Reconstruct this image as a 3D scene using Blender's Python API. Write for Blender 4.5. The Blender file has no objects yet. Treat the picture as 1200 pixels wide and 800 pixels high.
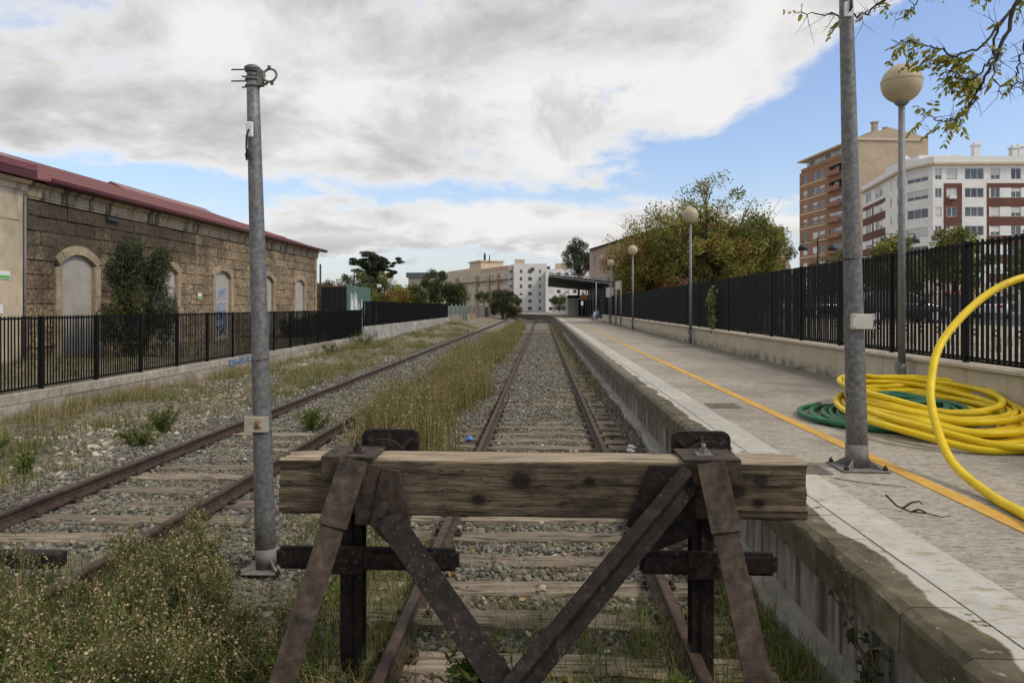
import bpy, bmesh, math, random
import numpy as np
from mathutils import Vector, Matrix, noise as mnoise
R = math.radians
sc = bpy.context.scene
COL = sc.collection
random.seed(7)
rng = np.random.default_rng(7)

# ------------------------------------------------------------------ camera
EYE = 1.97
cam_d = bpy.data.cameras.new("camera")
cam = bpy.data.objects.new("camera", cam_d)
COL.objects.link(cam)
cam.location = (0, 0, EYE)
cam.rotation_euler = (R(90), 0, math.atan(35 / 850))
cam_d.sensor_width = 36
cam_d.lens = 36 * 850 / 1200
cam_d.shift_y = -41 / 1200
cam_d.clip_end = 5000
cam_d.clip_start = 0.05
sc.camera = cam
sc.view_settings.view_transform = 'Standard'
sc.view_settings.look = 'None'
sc.view_settings.exposure = 0.42
sc.view_settings.gamma = 1.0
sc.cycles.max_bounces = 6
sc.cycles.transparent_max_bounces = 12

# ------------------------------------------------------------------ sun + sky
SUN_EL, SUN_AZ = R(47), R(115)         # azimuth clockwise from +Y: high on the right, a little behind
sd = bpy.data.lights.new("sun", 'SUN')
sun = bpy.data.objects.new("sun", sd)
COL.objects.link(sun)
sd.energy = 1.5
sd.angle = R(10)
sd.color = (1.0, 0.91, 0.78)
sun_dir = Vector((math.sin(SUN_AZ) * math.cos(SUN_EL), math.cos(SUN_AZ) * math.cos(SUN_EL), math.sin(SUN_EL)))
sun.rotation_euler = sun_dir.to_track_quat('Z', 'Y').to_euler()
sun.location = (20, -10, 40)

W = bpy.data.worlds.new("World")
sc.world = W
W.use_nodes = True


class NT:
    """small helper round a node tree"""
    def __init__(s, tree):
        s.t = tree
        s.n = tree.nodes
        s.l = tree.links

    def new(s, typ, **kw):
        n = s.n.new(typ)
        for k, v in kw.items():
            setattr(n, k, v)
        return n

    def put(s, sock, v):
        if isinstance(v, bpy.types.NodeSocket):
            s.l.new(v, sock)
        elif v is not None:
            sock.default_value = v

    def math(s, op, a, b=None, c=None, clamp=False):
        n = s.new('ShaderNodeMath', operation=op, use_clamp=clamp)
        for i, v in enumerate((a, b, c)):
            s.put(n.inputs[i], v)
        return n.outputs[0]

    def vmath(s, op, a, b=None):
        n = s.new('ShaderNodeVectorMath', operation=op)
        s.put(n.inputs[0], a)
        if b is not None:
            s.put(n.inputs['Scale' if op == 'SCALE' else 1], b)
        return n.outputs[0]

    def mix(s, f, a, b, mode='MIX'):
        n = s.new('ShaderNodeMix', data_type='RGBA', blend_type=mode)
        s.put(n.inputs[0], f)
        s.put(n.inputs[6], a)
        s.put(n.inputs[7], b)
        return n.outputs[2]

    def noise(s, vec, scale, detail=6, rough=.6, dist=0.0):
        n = s.new('ShaderNodeTexNoise')
        s.put(n.inputs['Vector'], vec)
        n.inputs['Scale'].default_value = scale
        n.inputs['Detail'].default_value = detail
        n.inputs['Roughness'].default_value = rough
        n.inputs['Distortion'].default_value = dist
        return n.outputs[0]

    def ramp(s, fac, stops, interp='LINEAR'):
        n = s.new('ShaderNodeValToRGB')
        s.put(n.inputs[0], fac)
        cr = n.color_ramp
        cr.interpolation = interp
        while len(cr.elements) < len(stops):
            cr.elements.new(.5)
        for e, (p, c) in zip(cr.elements, stops):
            e.position = p
            e.color = (c, c, c, 1) if isinstance(c, (int, float)) else (*c, 1)
        return n.outputs[0]

    def range(s, v, a, b, c=0.0, d=1.0, smooth=True):
        n = s.new('ShaderNodeMapRange', interpolation_type='SMOOTHSTEP' if smooth else 'LINEAR')
        s.put(n.inputs[0], v)
        for i, x in enumerate((a, b, c, d)):
            s.put(n.inputs[i + 1], x)
        return n.outputs[0]

    def sep(s, v):
        n = s.new('ShaderNodeSeparateXYZ')
        s.put(n.inputs[0], v)
        return n.outputs

    def comb(s, x, y, z):
        n = s.new('ShaderNodeCombineXYZ')
        for i, v in enumerate((x, y, z)):
            s.put(n.inputs[i], v)
        return n.outputs[0]


def build_world():
    t = NT(W.node_tree)
    bg = t.n['Background']
    SKY = 0.1
    bg.inputs['Strength'].default_value = SKY
    sky = t.new('ShaderNodeTexSky', sky_type='NISHITA', sun_disc=False, sun_elevation=SUN_EL, sun_rotation=SUN_AZ)
    sky.air_density = 1.2
    sky.dust_density = 1.2
    sky.ozone_density = 1.6
    d = t.new('ShaderNodeTexCoord').outputs['Generated']
    x, y, z = t.sep(d)
    zc = t.math('MAXIMUM', z, 0.0)
    el = t.math('MULTIPLY', t.math('ARCSINE', zc), 180 / math.pi)
    den = t.math('ADD', zc, 0.27)
    p = t.comb(t.math('DIVIDE', x, den), t.math('DIVIDE', y, den), 7.9)
    # high sheet of cloud whose lower edge rises towards the right, and a low bank along the horizon
    tt = t.math('MAXIMUM', t.math('ADD', x, 0.0), 0.0)
    el0 = t.math('MULTIPLY_ADD', t.math('MULTIPLY', tt, tt), 56.0, 9.3)
    big = t.noise(p, 1.35, 9, .58, .3)
    mid = t.noise(t.vmath('ADD', p, (5.2, 1.3, 0)), 4.4, 8, .6, .25)
    fine = t.noise(p, 10.0, 6, .62)
    n_ = t.math('ADD', t.math('MULTIPLY_ADD', big, 1.75, -.875), t.math('ADD', t.math('MULTIPLY_ADD', mid, .85, -.425), t.math('MULTIPLY_ADD', fine, .17, -.085)))
    high = t.range(t.math('SUBTRACT', el, el0), -3.2, 4.0, -0.40, 0.44)
    gap = t.range(x, -0.64, -0.34, -0.20, 0.0)
    high = t.math('ADD', high, gap)
    lowb = t.math('MAXIMUM', t.math('SUBTRACT', 1.0, t.math('ABSOLUTE', t.math('DIVIDE', t.math('SUBTRACT', el, 5.6), 3.6))), 0.0)
    lowm = t.range(x, 0.05, 0.40, 0.86, 0.60)
    low = t.math('MULTIPLY_ADD', t.math('MULTIPLY', t.math('POWER', lowb, .6), lowm), 0.98, -.46)
    dens = t.math('ADD', t.math('MAXIMUM', high, low), n_)
    cov = t.range(dens, -0.06, 0.26)
    thick = t.range(dens, 0.05, 0.55)
    sh = t.noise(t.vmath('ADD', p, (0.35, 0.9, 2.0)), 2.1, 8, .56, .35)
    grey = t.math('MULTIPLY', thick, t.range(sh, .36, .64))
    lowgrey = t.math('MULTIPLY', t.range(el, 6.6, 4.2), t.range(mid, .36, .60))
    grey = t.math('MAXIMUM', grey, t.math('MULTIPLY', lowgrey, .8))
    # two darker puffs hanging below the sheet, each with a bright rim
    def puff(az, elv, r0, r1, seed):
        c = (math.sin(R(az)) * math.cos(R(elv)), math.cos(R(az)) * math.cos(R(elv)), math.sin(R(elv)))
        dn = t.new('ShaderNodeVectorMath', operation='DISTANCE')
        t.put(dn.inputs[0], t.vmath('MULTIPLY', d, (1, 1, 1.25)))
        dn.inputs[1].default_value = (c[0], c[1], c[2] * 1.25)
        wob = t.noise(t.vmath('ADD', d, (seed, 0, 0)), 22, 7, .62, .2)
        dd = t.math('ADD', dn.outputs['Value'], t.math('MULTIPLY_ADD', wob, -.16, .08))
        return t.range(dd, R(r0), R(r1))
    pf = t.math('MAXIMUM', puff(-9.0, 14.4, 5.6, 1.6, 0.0), puff(2.2, 14.4, 4.4, 1.2, 3.0))
    cov = t.math('MAXIMUM', cov, pf)
    grey = t.math('MAXIMUM', t.math('MULTIPLY', grey, t.math('MULTIPLY_ADD', pf, -.5, 1.0)), t.math('MULTIPLY', pf, t.range(t.noise(d, 16, 6, .6), .28, .60, .12, .52)))
    ccol = t.ramp(grey, [(0, (6.75, 6.65, 6.55)), (.4, (5.2, 5.15, 5.15)), (1, (3.5, 3.52, 3.65))])
    base = t.mix(1.0, sky.outputs[0], (1.2, 1.2, 1.36, 1), 'MULTIPLY')
    veil = t.range(el, 0.0, 11.0, 0.5, 0.02)
    base = t.mix(veil, base, (4.9, 5.4, 6.2, 1))
    col = t.mix(cov, base, ccol)
    t.l.new(col, bg.inputs['Color'])
    W.cycles.sampling_method = 'MANUAL'
    W.cycles.sample_map_resolution = 512


build_world()

# ------------------------------------------------------------------ helpers: objects
def link(o):
    COL.objects.link(o)
    return o


def tag(o, label=None, cat=None, group=None, kind=None):
    if label: o['label'] = label
    if cat: o['category'] = cat
    if group: o['group'] = group
    if kind: o['kind'] = kind
    return o


def thing(name, label, cat, loc=(0, 0, 0), group=None, rz=0.0):
    o = bpy.data.objects.new(name, None)
    o.empty_display_size = .2
    link(o)
    o.location = loc
    o.rotation_euler = (0, 0, rz)
    return tag(o, label, cat, group)


def put(name, mesh, parent=None, loc=(0, 0, 0), rot=(0, 0, 0), scl=(1, 1, 1), kind=None, label=None):
    o = bpy.data.objects.new(name, mesh)
    link(o)
    o.parent = parent
    o.location = loc
    o.rotation_euler = rot
    o.scale = scl
    if kind: o['kind'] = kind
    if label: o['label'] = label
    return o


def wloc(p):
    v = Vector((0, 0, 0))
    while p is not None:
        v += Vector(p.location)
        p = p.parent
    return v


def copy_tree(o, parent=None):
    c = o.copy()
    link(c)
    c.parent = parent
    for ch in list(o.children):
        copy_tree(ch, c)
    return c


def frame_from(dirv, up=(0, 0, 1)):
    d = Vector(dirv).normalized()
    u = Vector(up)
    if abs(d.dot(u)) > .98:
        u = Vector((1, 0, 0)) if abs(d.x) < .9 else Vector((0, 1, 0))
    a = d.cross(u).normalized()
    b = a.cross(d).normalized()
    return a, b, d


class MB:
    def __init__(s):
        s.v, s.f, s.m, s.sm = [], [], [], []

    def add(s, vs, fs, mi=0, smooth=False):
        b = len(s.v)
        s.v += [tuple(q) for q in vs]
        s.f += [tuple(i + b for i in q) for q in fs]
        s.m += [mi] * len(fs)
        s.sm += [smooth] * len(fs)
        return s

    def box(s, x0, x1, y0, y1, z0, z1, mi=0):
        return s.add([(x0, y0, z0), (x1, y0, z0), (x1, y1, z0), (x0, y1, z0), (x0, y0, z1), (x1, y0, z1), (x1, y1, z1), (x0, y1, z1)],
                     [(3, 2, 1, 0), (4, 5, 6, 7), (0, 1, 5, 4), (1, 2, 6, 5), (2, 3, 7, 6), (3, 0, 4, 7)], mi)

    def obox(s, O, u, n, u0, u1, n0, n1, z0, z1, mi=0):
        """box in a facade's own axes: u along the wall, n outwards, z up"""
        O, u, n = Vector(O), Vector(u), Vector(n)
        def q(a, b, c): return O + u * a + n * b + Vector((0, 0, c))
        vs = [q(u0, n0, z0), q(u1, n0, z0), q(u1, n1, z0), q(u0, n1, z0), q(u0, n0, z1), q(u1, n0, z1), q(u1, n1, z1), q(u0, n1, z1)]
        fs = [(3, 2, 1, 0), (4, 5, 6, 7), (0, 1, 5, 4), (1, 2, 6, 5), (2, 3, 7, 6), (3, 0, 4, 7)]
        if u.cross(n).z < 0:
            fs = [tuple(reversed(k)) for k in fs]
        return s.add(vs, fs, mi)

    def prism(s, pts, vec, mi=0, smooth=False):
        """polygon swept along vec, closed both ends"""
        n = len(pts)
        v = Vector(vec)
        a = [Vector(q) for q in pts]
        nrm = Vector((0, 0, 0))
        for i in range(n):
            nrm += a[i].cross(a[(i + 1) % n])
        if nrm.dot(v) > 0:
            a = a[::-1]
        vs = a + [q + v for q in a]
        s.add(vs, [tuple(range(n)), tuple(range(2 * n - 1, n - 1, -1))], mi)
        b = len(s.v) - 2 * n
        for i in range(n):
            j = (i + 1) % n
            s.f.append((b + i, b + n + i, b + n + j, b + j)); s.m.append(mi); s.sm.append(smooth)
        return s

    def tube(s, pts, r, k=8, mi=0, cap=True, smooth=True, closed=False, up=(0, 0, 1)):
        pts = [Vector(q) for q in pts]
        n = len(pts)
        rr = r if hasattr(r, '__len__') else [r] * n
        b = len(s.v)
        ta = None
        for i in range(n):
            if closed:
                d = pts[(i + 1) % n] - pts[i - 1]
            else:
                d = pts[min(i + 1, n - 1)] - pts[max(i - 1, 0)]
            if d.length < 1e-9: d = Vector((0, 0, 1))
            if ta is None:
                ta, tb, _ = frame_from(d, up)
            else:
                d.normalize()
                ta = ta - d * ta.dot(d)
                if ta.length < 1e-6: ta, _, _ = frame_from(d, up)
                ta.normalize()
                tb = d.cross(ta) * -1
                tb = ta.cross(d)
            for j in range(k):
                a = 2 * math.pi * j / k
                s.v.append(tuple(pts[i] + (ta * math.cos(a) + tb * math.sin(a)) * rr[i]))
        rng_ = range(n) if closed else range(n - 1)
        for i in rng_:
            for j in range(k):
                i2 = (i + 1) % n
                s.f.append((b + i * k + j, b + i * k + (j + 1) % k, b + i2 * k + (j + 1) % k, b + i2 * k + j)[::-1])
                s.m.append(mi); s.sm.append(smooth)
        if cap and not closed:
            s.f.append(tuple(b + j for j in range(k))); s.m.append(mi); s.sm.append(False)
            s.f.append(tuple(b + (n - 1) * k + j for j in reversed(range(k)))); s.m.append(mi); s.sm.append(False)
        return s

    def sphere(s, c, r, seg=16, rings=10, mi=0, sq=(1, 1, 1)):
        b = len(s.v)
        c = Vector(c)
        s.v.append(tuple(c + Vector((0, 0, -r * sq[2]))))
        for i in range(1, rings):
            ph = -math.pi / 2 + math.pi * i / rings
            for j in range(seg):
                a = 2 * math.pi * j / seg
                s.v.append((c.x + r * sq[0] * math.cos(ph) * math.cos(a), c.y + r * sq[1] * math.cos(ph) * math.sin(a), c.z + r * sq[2] * math.sin(ph)))
        s.v.append(tuple(c + Vector((0, 0, r * sq[2]))))
        t = len(s.v) - 1
        for j in range(seg):
            j2 = (j + 1) % seg
            s.f.append((b, b + 1 + j2, b + 1 + j)); s.m.append(mi); s.sm.append(True)
            for i in range(rings - 2):
                s.f.append((b + 1 + i * seg + j, b + 1 + i * seg + j2, b + 1 + (i + 1) * seg + j2, b + 1 + (i + 1) * seg + j)); s.m.append(mi); s.sm.append(True)
            o = b + 1 + (rings - 2) * seg
            s.f.append((o + j, o + j2, t)); s.m.append(mi); s.sm.append(True)
        return s

    def mesh(s, name, mats, off=(0, 0, 0), bevel=0.0, seg=1):
        me = bpy.data.meshes.new(name)
        o = Vector(off)
        me.from_pydata([(q[0] - o.x, q[1] - o.y, q[2] - o.z) for q in s.v], [], s.f)
        for m in (mats if isinstance(mats, (list, tuple)) else [mats]):
            me.materials.append(m)
        me.polygons.foreach_set('material_index', s.m)
        me.polygons.foreach_set('use_smooth', s.sm)
        if bevel:
            bm = bmesh.new()
            bm.from_mesh(me)
            bmesh.ops.recalc_face_normals(bm, faces=bm.faces)
            bmesh.ops.bevel(bm, geom=[e for e in bm.edges if e.calc_face_angle(0) > .5], offset=bevel, segments=seg, affect='EDGES', clamp_overlap=True)
            bm.to_mesh(me)
            bm.free()
        me.update()
        return me

    def build(s, name, mats, parent=None, bevel=0.0, kind=None, label=None, seg=1):
        return put(name, s.mesh(name, mats, wloc(parent), bevel, seg), parent, kind=kind, label=label)


def npmesh(name, verts, faces, mats, mi=None, smooth=False):
    """fast mesh: verts (N,3), faces (M,k)"""
    me = bpy.data.meshes.new(name)
    verts = np.asarray(verts, np.float32)
    faces = np.asarray(faces, np.int32)
    M, k = faces.shape
    me.vertices.add(len(verts))
    me.vertices.foreach_set('co', verts.ravel())
    me.loops.add(M * k)
    me.loops.foreach_set('vertex_index', faces.ravel())
    me.polygons.add(M)
    me.polygons.foreach_set('loop_start', np.arange(0, M * k, k, dtype=np.int32))
    for m in (mats if isinstance(mats, (list, tuple)) else [mats]):
        me.materials.append(m)
    if mi is not None:
        me.polygons.foreach_set('material_index', np.asarray(mi, np.int32))
    me.polygons.foreach_set('use_smooth', np.full(M, smooth, bool))
    me.update(calc_edges=True)
    me.validate()
    return me


# ------------------------------------------------------------------ helpers: materials
MATS = {}


def mat(name, stops, scale=6, detail=7, rough=.85, bump=.25, bdist=.02, stretch=(1, 1, 1), metal=0.0, isl=0.0, orn=0.0, world=False,
        big=0.0, bigscale=.6, spec=.3, hue=0.0, trans=0.0, extra=None, nrough=.62):
    m = bpy.data.materials.new(name)
    m.use_nodes = True
    t = NT(m.node_tree)
    bs = t.n['Principled BSDF']
    if world:
        co = t.new('ShaderNodeNewGeometry').outputs['Position']
    else:
        co = t.new('ShaderNodeTexCoord').outputs['Object']
    oi = t.new('ShaderNodeObjectInfo').outputs['Random']
    base = t.vmath('MULTIPLY', co, stretch)
    if not world:
        base = t.vmath('ADD', base, t.comb(t.math('MULTIPLY', oi, 61.0), t.math('MULTIPLY', oi, 37.0), t.math('MULTIPLY', oi, 17.0)))
    n = t.noise(base, scale, detail, nrough)
    col = t.ramp(n, stops)
    if big:
        nb = t.noise(co if world else base, bigscale, 5, .6)
        col = t.mix(1.0, col, t.ramp(nb, [(.3, 1 - big), (.7, 1 + big * .4)]), 'MULTIPLY')
    if isl or hue:
        ri = t.new('ShaderNodeNewGeometry').outputs['Random Per Island']
        hs = t.new('ShaderNodeHueSaturation')
        t.put(hs.inputs['Color'], col)
        t.put(hs.inputs['Value'], t.math('MULTIPLY_ADD', ri, 2 * isl, 1 - isl))
        if hue:
            r2 = t.math('FRACT', t.math('MULTIPLY', ri, 57.31))
            t.put(hs.inputs['Hue'], t.math('MULTIPLY_ADD', r2, 2 * hue, .5 - hue))
        col = hs.outputs[0]
    if orn:
        hs = t.new('ShaderNodeHueSaturation')
        t.put(hs.inputs['Color'], col)
        t.put(hs.inputs['Value'], t.math('MULTIPLY_ADD', oi, 2 * orn, 1 - orn))
        col = hs.outputs[0]
    if extra:
        col = extra(t, co, col, n)
    t.put(bs.inputs['Base Color'], col)
    bs.inputs['Roughness'].default_value = rough
    bs.inputs['Metallic'].default_value = metal
    bs.inputs['Specular IOR Level'].default_value = spec
    if bump:
        b = t.new('ShaderNodeBump')
        b.inputs['Strength'].default_value = bump
        b.inputs['Distance'].default_value = bdist
        t.put(b.inputs['Height'], n)
        t.put(bs.inputs['Normal'], b.outputs[0])
    if trans:
        tr = t.new('ShaderNodeBsdfTranslucent')
        t.put(tr.inputs['Color'], col)
        mx = t.new('ShaderNodeMixShader')
        mx.inputs[0].default_value = trans
        out = t.n['Material Output']
        t.l.new(bs.outputs[0], mx.inputs[1])
        t.l.new(tr.outputs[0], mx.inputs[2])
        t.l.new(mx.outputs[0], out.inputs['Surface'])
    MATS[name] = m
    return m


def g(v, t=(1, 1, 1)):
    return (v * t[0], v * t[1], v * t[2])


def lerp(a, b, t):
    return a + (b - a) * t

# ------------------------------------------------------------------ materials
def soil_extra(t, co, col, n):
    x, y, z = t.sep(co)
    wob = t.noise(co, .9, 5, .6)
    xx = t.math('ADD', x, t.math('MULTIPLY_ADD', wob, 1.6, -.8))
    inb = t.math('MULTIPLY', t.range(xx, -6.6, -5.8), t.range(y, 200, 150))
    v = t.new('ShaderNodeTexVoronoi', feature='F1')
    t.put(v.inputs['Vector'], co)
    v.inputs['Scale'].default_value = 17
    grit = t.ramp(v.outputs['Color'], [(0, (.08, .075, .061)), (.6, (.175, .163, .132)), (1, (.30, .275, .225))])
    dirt = t.noise(co, 2.2, 7, .65)
    grit = t.mix(t.range(dirt, .5, .66, 0, .75), grit, (.185, .155, .11, 1))
    return t.mix(inb, col, grit)


mat('soil', [(.25, (.13, .105, .07)), (.5, (.20, .165, .112)), (.72, (.30, .255, .185))], 1.6, 9, .95, .6, .05, world=True, big=.35, bigscale=.25, extra=soil_extra)
mat('sand', [(.3, (.30, .25, .18)), (.7, (.42, .36, .28))], 1.2, 8, .95, .3, .03, world=True, big=.2)
mat('stone_gravel', [(.3, (.092, .087, .068)), (.55, (.162, .151, .121)), (.75, (.26, .24, .19))], 9, 4, .9, .2, .01, isl=.6, hue=.05, extra=lambda t, co, col, n: t.mix(t.range(t.noise(t.new('ShaderNodeNewGeometry').outputs['Position'], 1.3, 6, .65), .50, .66, 0, .6), col, (.115, .082, .05, 1)))
mat('pale_stone', [(.3, (.27, .235, .18)), (.7, (.40, .36, .29))], 9, 4, .9, .2, .01, isl=.35, hue=.02)
mat('rail_rust', [(.3, (.030, .021, .017)), (.52, (.062, .038, .027)), (.72, (.115, .066, .044))], 14, 8, .72, .25, .006, spec=.35)


def wood_extra(t, co, col, n):
    x, y, z = t.sep(co)
    crack = t.noise(t.vmath('MULTIPLY', co, (1.1, 16, 16)), 2.2, 6, .6, .3)
    return t.mix(t.range(crack, .52, .64), col, (.02, .016, .012, 1))


mat('sleeper_wood', [(.25, (.095, .072, .05)), (.5, (.22, .178, .13)), (.75, (.38, .325, .25))], 3, 8, .92, .6, .02, stretch=(.7, 9, 9), orn=.28, extra=wood_extra)
mat('concrete', [(.3, (.27, .255, .225)), (.7, (.40, .38, .34))], 3, 9, .92, .25, .01, world=True, big=.3)


def wallc_extra(t, co, col, n):
    x, y, z = t.sep(co)
    streak = t.noise(t.comb(t.math('MULTIPLY', x, 3.0), t.math('MULTIPLY', y, 3.2), t.math('MULTIPLY', z, .35)), 2.0, 6, .6)
    col = t.mix(t.range(streak, .42, .60, 0, .92), col, (.070, .061, .044, 1))
    drip = t.noise(t.comb(x, t.math('MULTIPLY', y, 7.0), t.math('MULTIPLY', z, .25)), 1.5, 4, .5)
    return t.mix(t.range(drip, .56, .72, 0, .8), col, (.50, .48, .43, 1))


mat('platform_face', [(.3, (.19, .172, .14)), (.7, (.36, .33, .28))], 4, 9, .93, .3, .012, world=True, big=.25, bigscale=.8, extra=wallc_extra)


def coping_extra(t, co, col, n):
    x, y, z = t.sep(co)
    li = t.noise(co, 7.5, 8, .7)
    col = t.mix(t.range(li, .62, .70), col, (.34, .32, .27, 1))
    li2 = t.noise(t.vmath('ADD', co, (3.1, 0, 1)), 2.6, 6, .65)
    col = t.mix(t.math('MULTIPLY', t.range(li2, .60, .70), .7), col, (.23, .155, .03, 1))
    sp = t.noise(t.vmath('ADD', co, (7, 2, 0)), 46, 3, .5)
    sp2 = t.noise(co, 2.3, 5, .6)
    col = t.mix(t.math('MULTIPLY', t.range(sp, .64, .69), t.range(sp2, .48, .62)), col, (.42, .40, .33, 1))
    # old white paint left on the inner margin of the stones, its edge worn in scallops
    w1 = t.noise(t.comb(0.0, y, 0.0), 1.35, 5, .55)
    edge = t.math('MULTIPLY_ADD', w1, -.34, 2.045)
    top = t.range(z, .555, .563)
    keep = t.math('MULTIPLY', t.range(t.math('SUBTRACT', x, edge), -.012, .012), top)
    wear = t.noise(co, 11, 7, .68)
    keep = t.math('MULTIPLY', keep, t.range(wear, .66, .56))
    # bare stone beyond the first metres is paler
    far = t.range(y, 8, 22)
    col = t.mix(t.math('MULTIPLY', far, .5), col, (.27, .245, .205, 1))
    return t.mix(keep, col, (.44, .415, .36, 1))


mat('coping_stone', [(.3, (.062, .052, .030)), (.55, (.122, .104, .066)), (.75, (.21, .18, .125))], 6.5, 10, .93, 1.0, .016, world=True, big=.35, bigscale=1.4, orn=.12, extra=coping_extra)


def paving_extra(t, co, col, n):
    x, y, z = t.sep(co)
    # tamped ribs across the platform with dirt in the hollows
    ribs = t.noise(t.comb(t.math('MULTIPLY', x, 5.0), t.math('MULTIPLY', y, 16.0), 0.0), 2.1, 9, .78, .9)
    col = t.mix(t.range(ribs, .47, .59, 0, .80), col, (.15, .127, .096, 1))
    pale = t.noise(t.comb(t.math('MULTIPLY', x, 1.6), t.math('MULTIPLY', y, 5.0), 4.0), 2.2, 8, .76, .5)
    col = t.mix(t.range(pale, .52, .70, 0, .8), col, (.50, .46, .39, 1))
    # dark damp band towards the wall
    nb = t.noise(t.comb(x, t.math('MULTIPLY', y, .35), 0.0), 1.4, 7, .62)
    damp = t.range(t.math('ADD', x, t.math('MULTIPLY_ADD', nb, 2.6, -1.3)), 4.0, 5.7)
    col = t.mix(t.math('MULTIPLY', damp, .72), col, (.105, .095, .078, 1))
    wj = t.noise(t.comb(t.math('MULTIPLY', x, .6), y, 2.0), 1.0, 4, .5)
    fr = t.math('FRACT', t.math('ADD', t.math('DIVIDE', y, 3.1), t.math('MULTIPLY_ADD', wj, .03, .35)))
    jl = t.range(t.math('ABSOLUTE', t.math('SUBTRACT', fr, .5)), .0035, .0015)
    col = t.mix(t.math('MULTIPLY', jl, .75), col, (.07, .06, .045, 1))
    stn = t.noise(t.comb(x, y, 5.0), .8, 6, .65)
    col = t.mix(t.range(stn, .50, .66, 0, .55), col, (.20, .175, .14, 1))
    rust = t.noise(t.comb(x, t.math('MULTIPLY', y, 2.5), 9.0), 1.2, 6, .6)
    return t.mix(t.range(rust, .60, .74, 0, .45), col, (.28, .215, .13, 1))


mat('platform_paving', [(.3, (.31, .275, .225)), (.7, (.47, .425, .355))], 16, 10, .94, .55, .012, stretch=(1, 2.4, 1), world=True, big=.28, bigscale=.5, extra=paving_extra)


def white_extra(t, co, col, n):
    x, y, z = t.sep(co)
    w = t.noise(t.comb(t.math('MULTIPLY', x, 1.6), t.math('MULTIPLY', y, 4.5), 1.0), 4.2, 8, .7, .4)
    col = t.mix(t.range(w, .53, .63), col, (.32, .265, .18, 1))
    w2 = t.noise(t.comb(x, t.math('MULTIPLY', y, .5), 1.0), 2.0, 7, .66)
    return t.mix(t.range(w2, .52, .68, 0, .75), col, (.36, .335, .29, 1))


mat('white_band', [(.3, (.40, .38, .335)), (.7, (.50, .48, .43))], 6, 8, .85, .3, .006, world=True, big=.15, extra=white_extra)


def yellow_extra(t, co, col, n):
    x, y, z = t.sep(co)
    w = t.noise(t.comb(t.math('MULTIPLY', x, 2.0), t.math('MULTIPLY', y, 3.0), 1.0), 5.5, 8, .72)
    far = t.range(y, 10, 40, .0, .16)
    return t.mix(t.range(t.math('ADD', w, far), .60, .70), col, (.30, .25, .16, 1))


mat('yellow_paint', [(.3, (.52, .29, .055)), (.7, (.66, .39, .085))], 9, 7, .8, .2, .005, world=True, big=.2, bigscale=2, extra=yellow_extra)
mat('metal_cover', [(.3, (.085, .066, .045)), (.7, (.18, .14, .09))], 12, 6, .8, .3, .005)


def cream_extra(t, co, col, n):
    x, y, z = t.sep(co)
    st = t.noise(t.comb(x, t.math('MULTIPLY', y, 2.2), t.math('MULTIPLY', z, .35)), 1.6, 6, .6)
    col = t.mix(t.range(st, .54, .74, 0, .65), col, (.24, .19, .125, 1))
    foot = t.range(z, .86, .58)
    fn = t.noise(co, 2.6, 6, .65)
    return t.mix(t.math('MULTIPLY', foot, t.range(fn, .36, .66)), col, (.17, .145, .105, 1))


mat('cream_render', [(.3, (.46, .40, .30)), (.7, (.56, .50, .385))], 3, 8, .9, .15, .008, world=True, big=.14, extra=cream_extra)
mat('black_paint', [(.3, (.0035, .0045, .0045)), (.7, (.007, .0085, .0085))], 8, 5, .6, .1, .004, spec=.16)
mat('dark_paint', [(.3, (.030, .034, .036)), (.7, (.05, .055, .056))], 8, 5, .5, .1, .004)
mat('block_stone', [(.3, (.235, .205, .16)), (.55, (.36, .325, .265)), (.75, (.44, .405, .34))], 7, 8, .93, .35, .01, orn=.22, big=.25, bigscale=1.2)
mat('galvanised', [(.28, (.095, .093, .090)), (.48, (.150, .147, .141)), (.70, (.225, .220, .210))], 26, 5, .55, .1, .003, metal=.35, spec=.5, nrough=.5, extra=lambda t, co, col, n: t.mix(t.range(t.noise(co, 5, 6, .6), .56, .74, 0, .4), col, (.16, .12, .085, 1)))
mat('pole_grey', [(.3, (.16, .165, .165)), (.7, (.25, .255, .255))], 14, 5, .6, .1, .003, metal=.2)
mat('dull_zinc', [(.3, (.13, .125, .115)), (.7, (.24, .23, .21))], 15, 6, .75, .2, .004, metal=.2)
mat('rusty_plate', [(.35, (.46, .42, .35)), (.6, (.40, .33, .24)), (.72, (.24, .11, .045))], 13, 6, .8, .2, .003)
mat('grey_plate', [(.3, (.46, .43, .37)), (.7, (.56, .53, .46))], 9, 6, .8, .1, .002)
mat('white_plate', [(.3, (.62, .62, .6)), (.7, (.74, .74, .72))], 9, 6, .7, .1, .002)
mat('black_rubber', [(.3, (.012, .012, .012)), (.7, (.025, .025, .025))], 9, 4, .7, .1, .002)
mat('yellow_pipe', [(.3, (.70, .49, .006)), (.7, (.82, .60, .012))], 6, 6, .45, .06, .003, spec=.3, big=.12, bigscale=2, extra=lambda t, co, col, n: t.mix(t.range(t.noise(co, 9, 9, .74), .55, .72, 0, .6), col, (.34, .25, .07, 1)))
mat('green_pipe', [(.3, (.012, .095, .042)), (.7, (.028, .17, .078))], 5, 6, .45, .06, .003, spec=.3, big=.15, bigscale=2)
mat('globe_glass', [(.3, (.52, .44, .29)), (.7, (.62, .54, .38))], 5, 6, .35, .05, .002, trans=.3, big=.1, bigscale=3)
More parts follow.
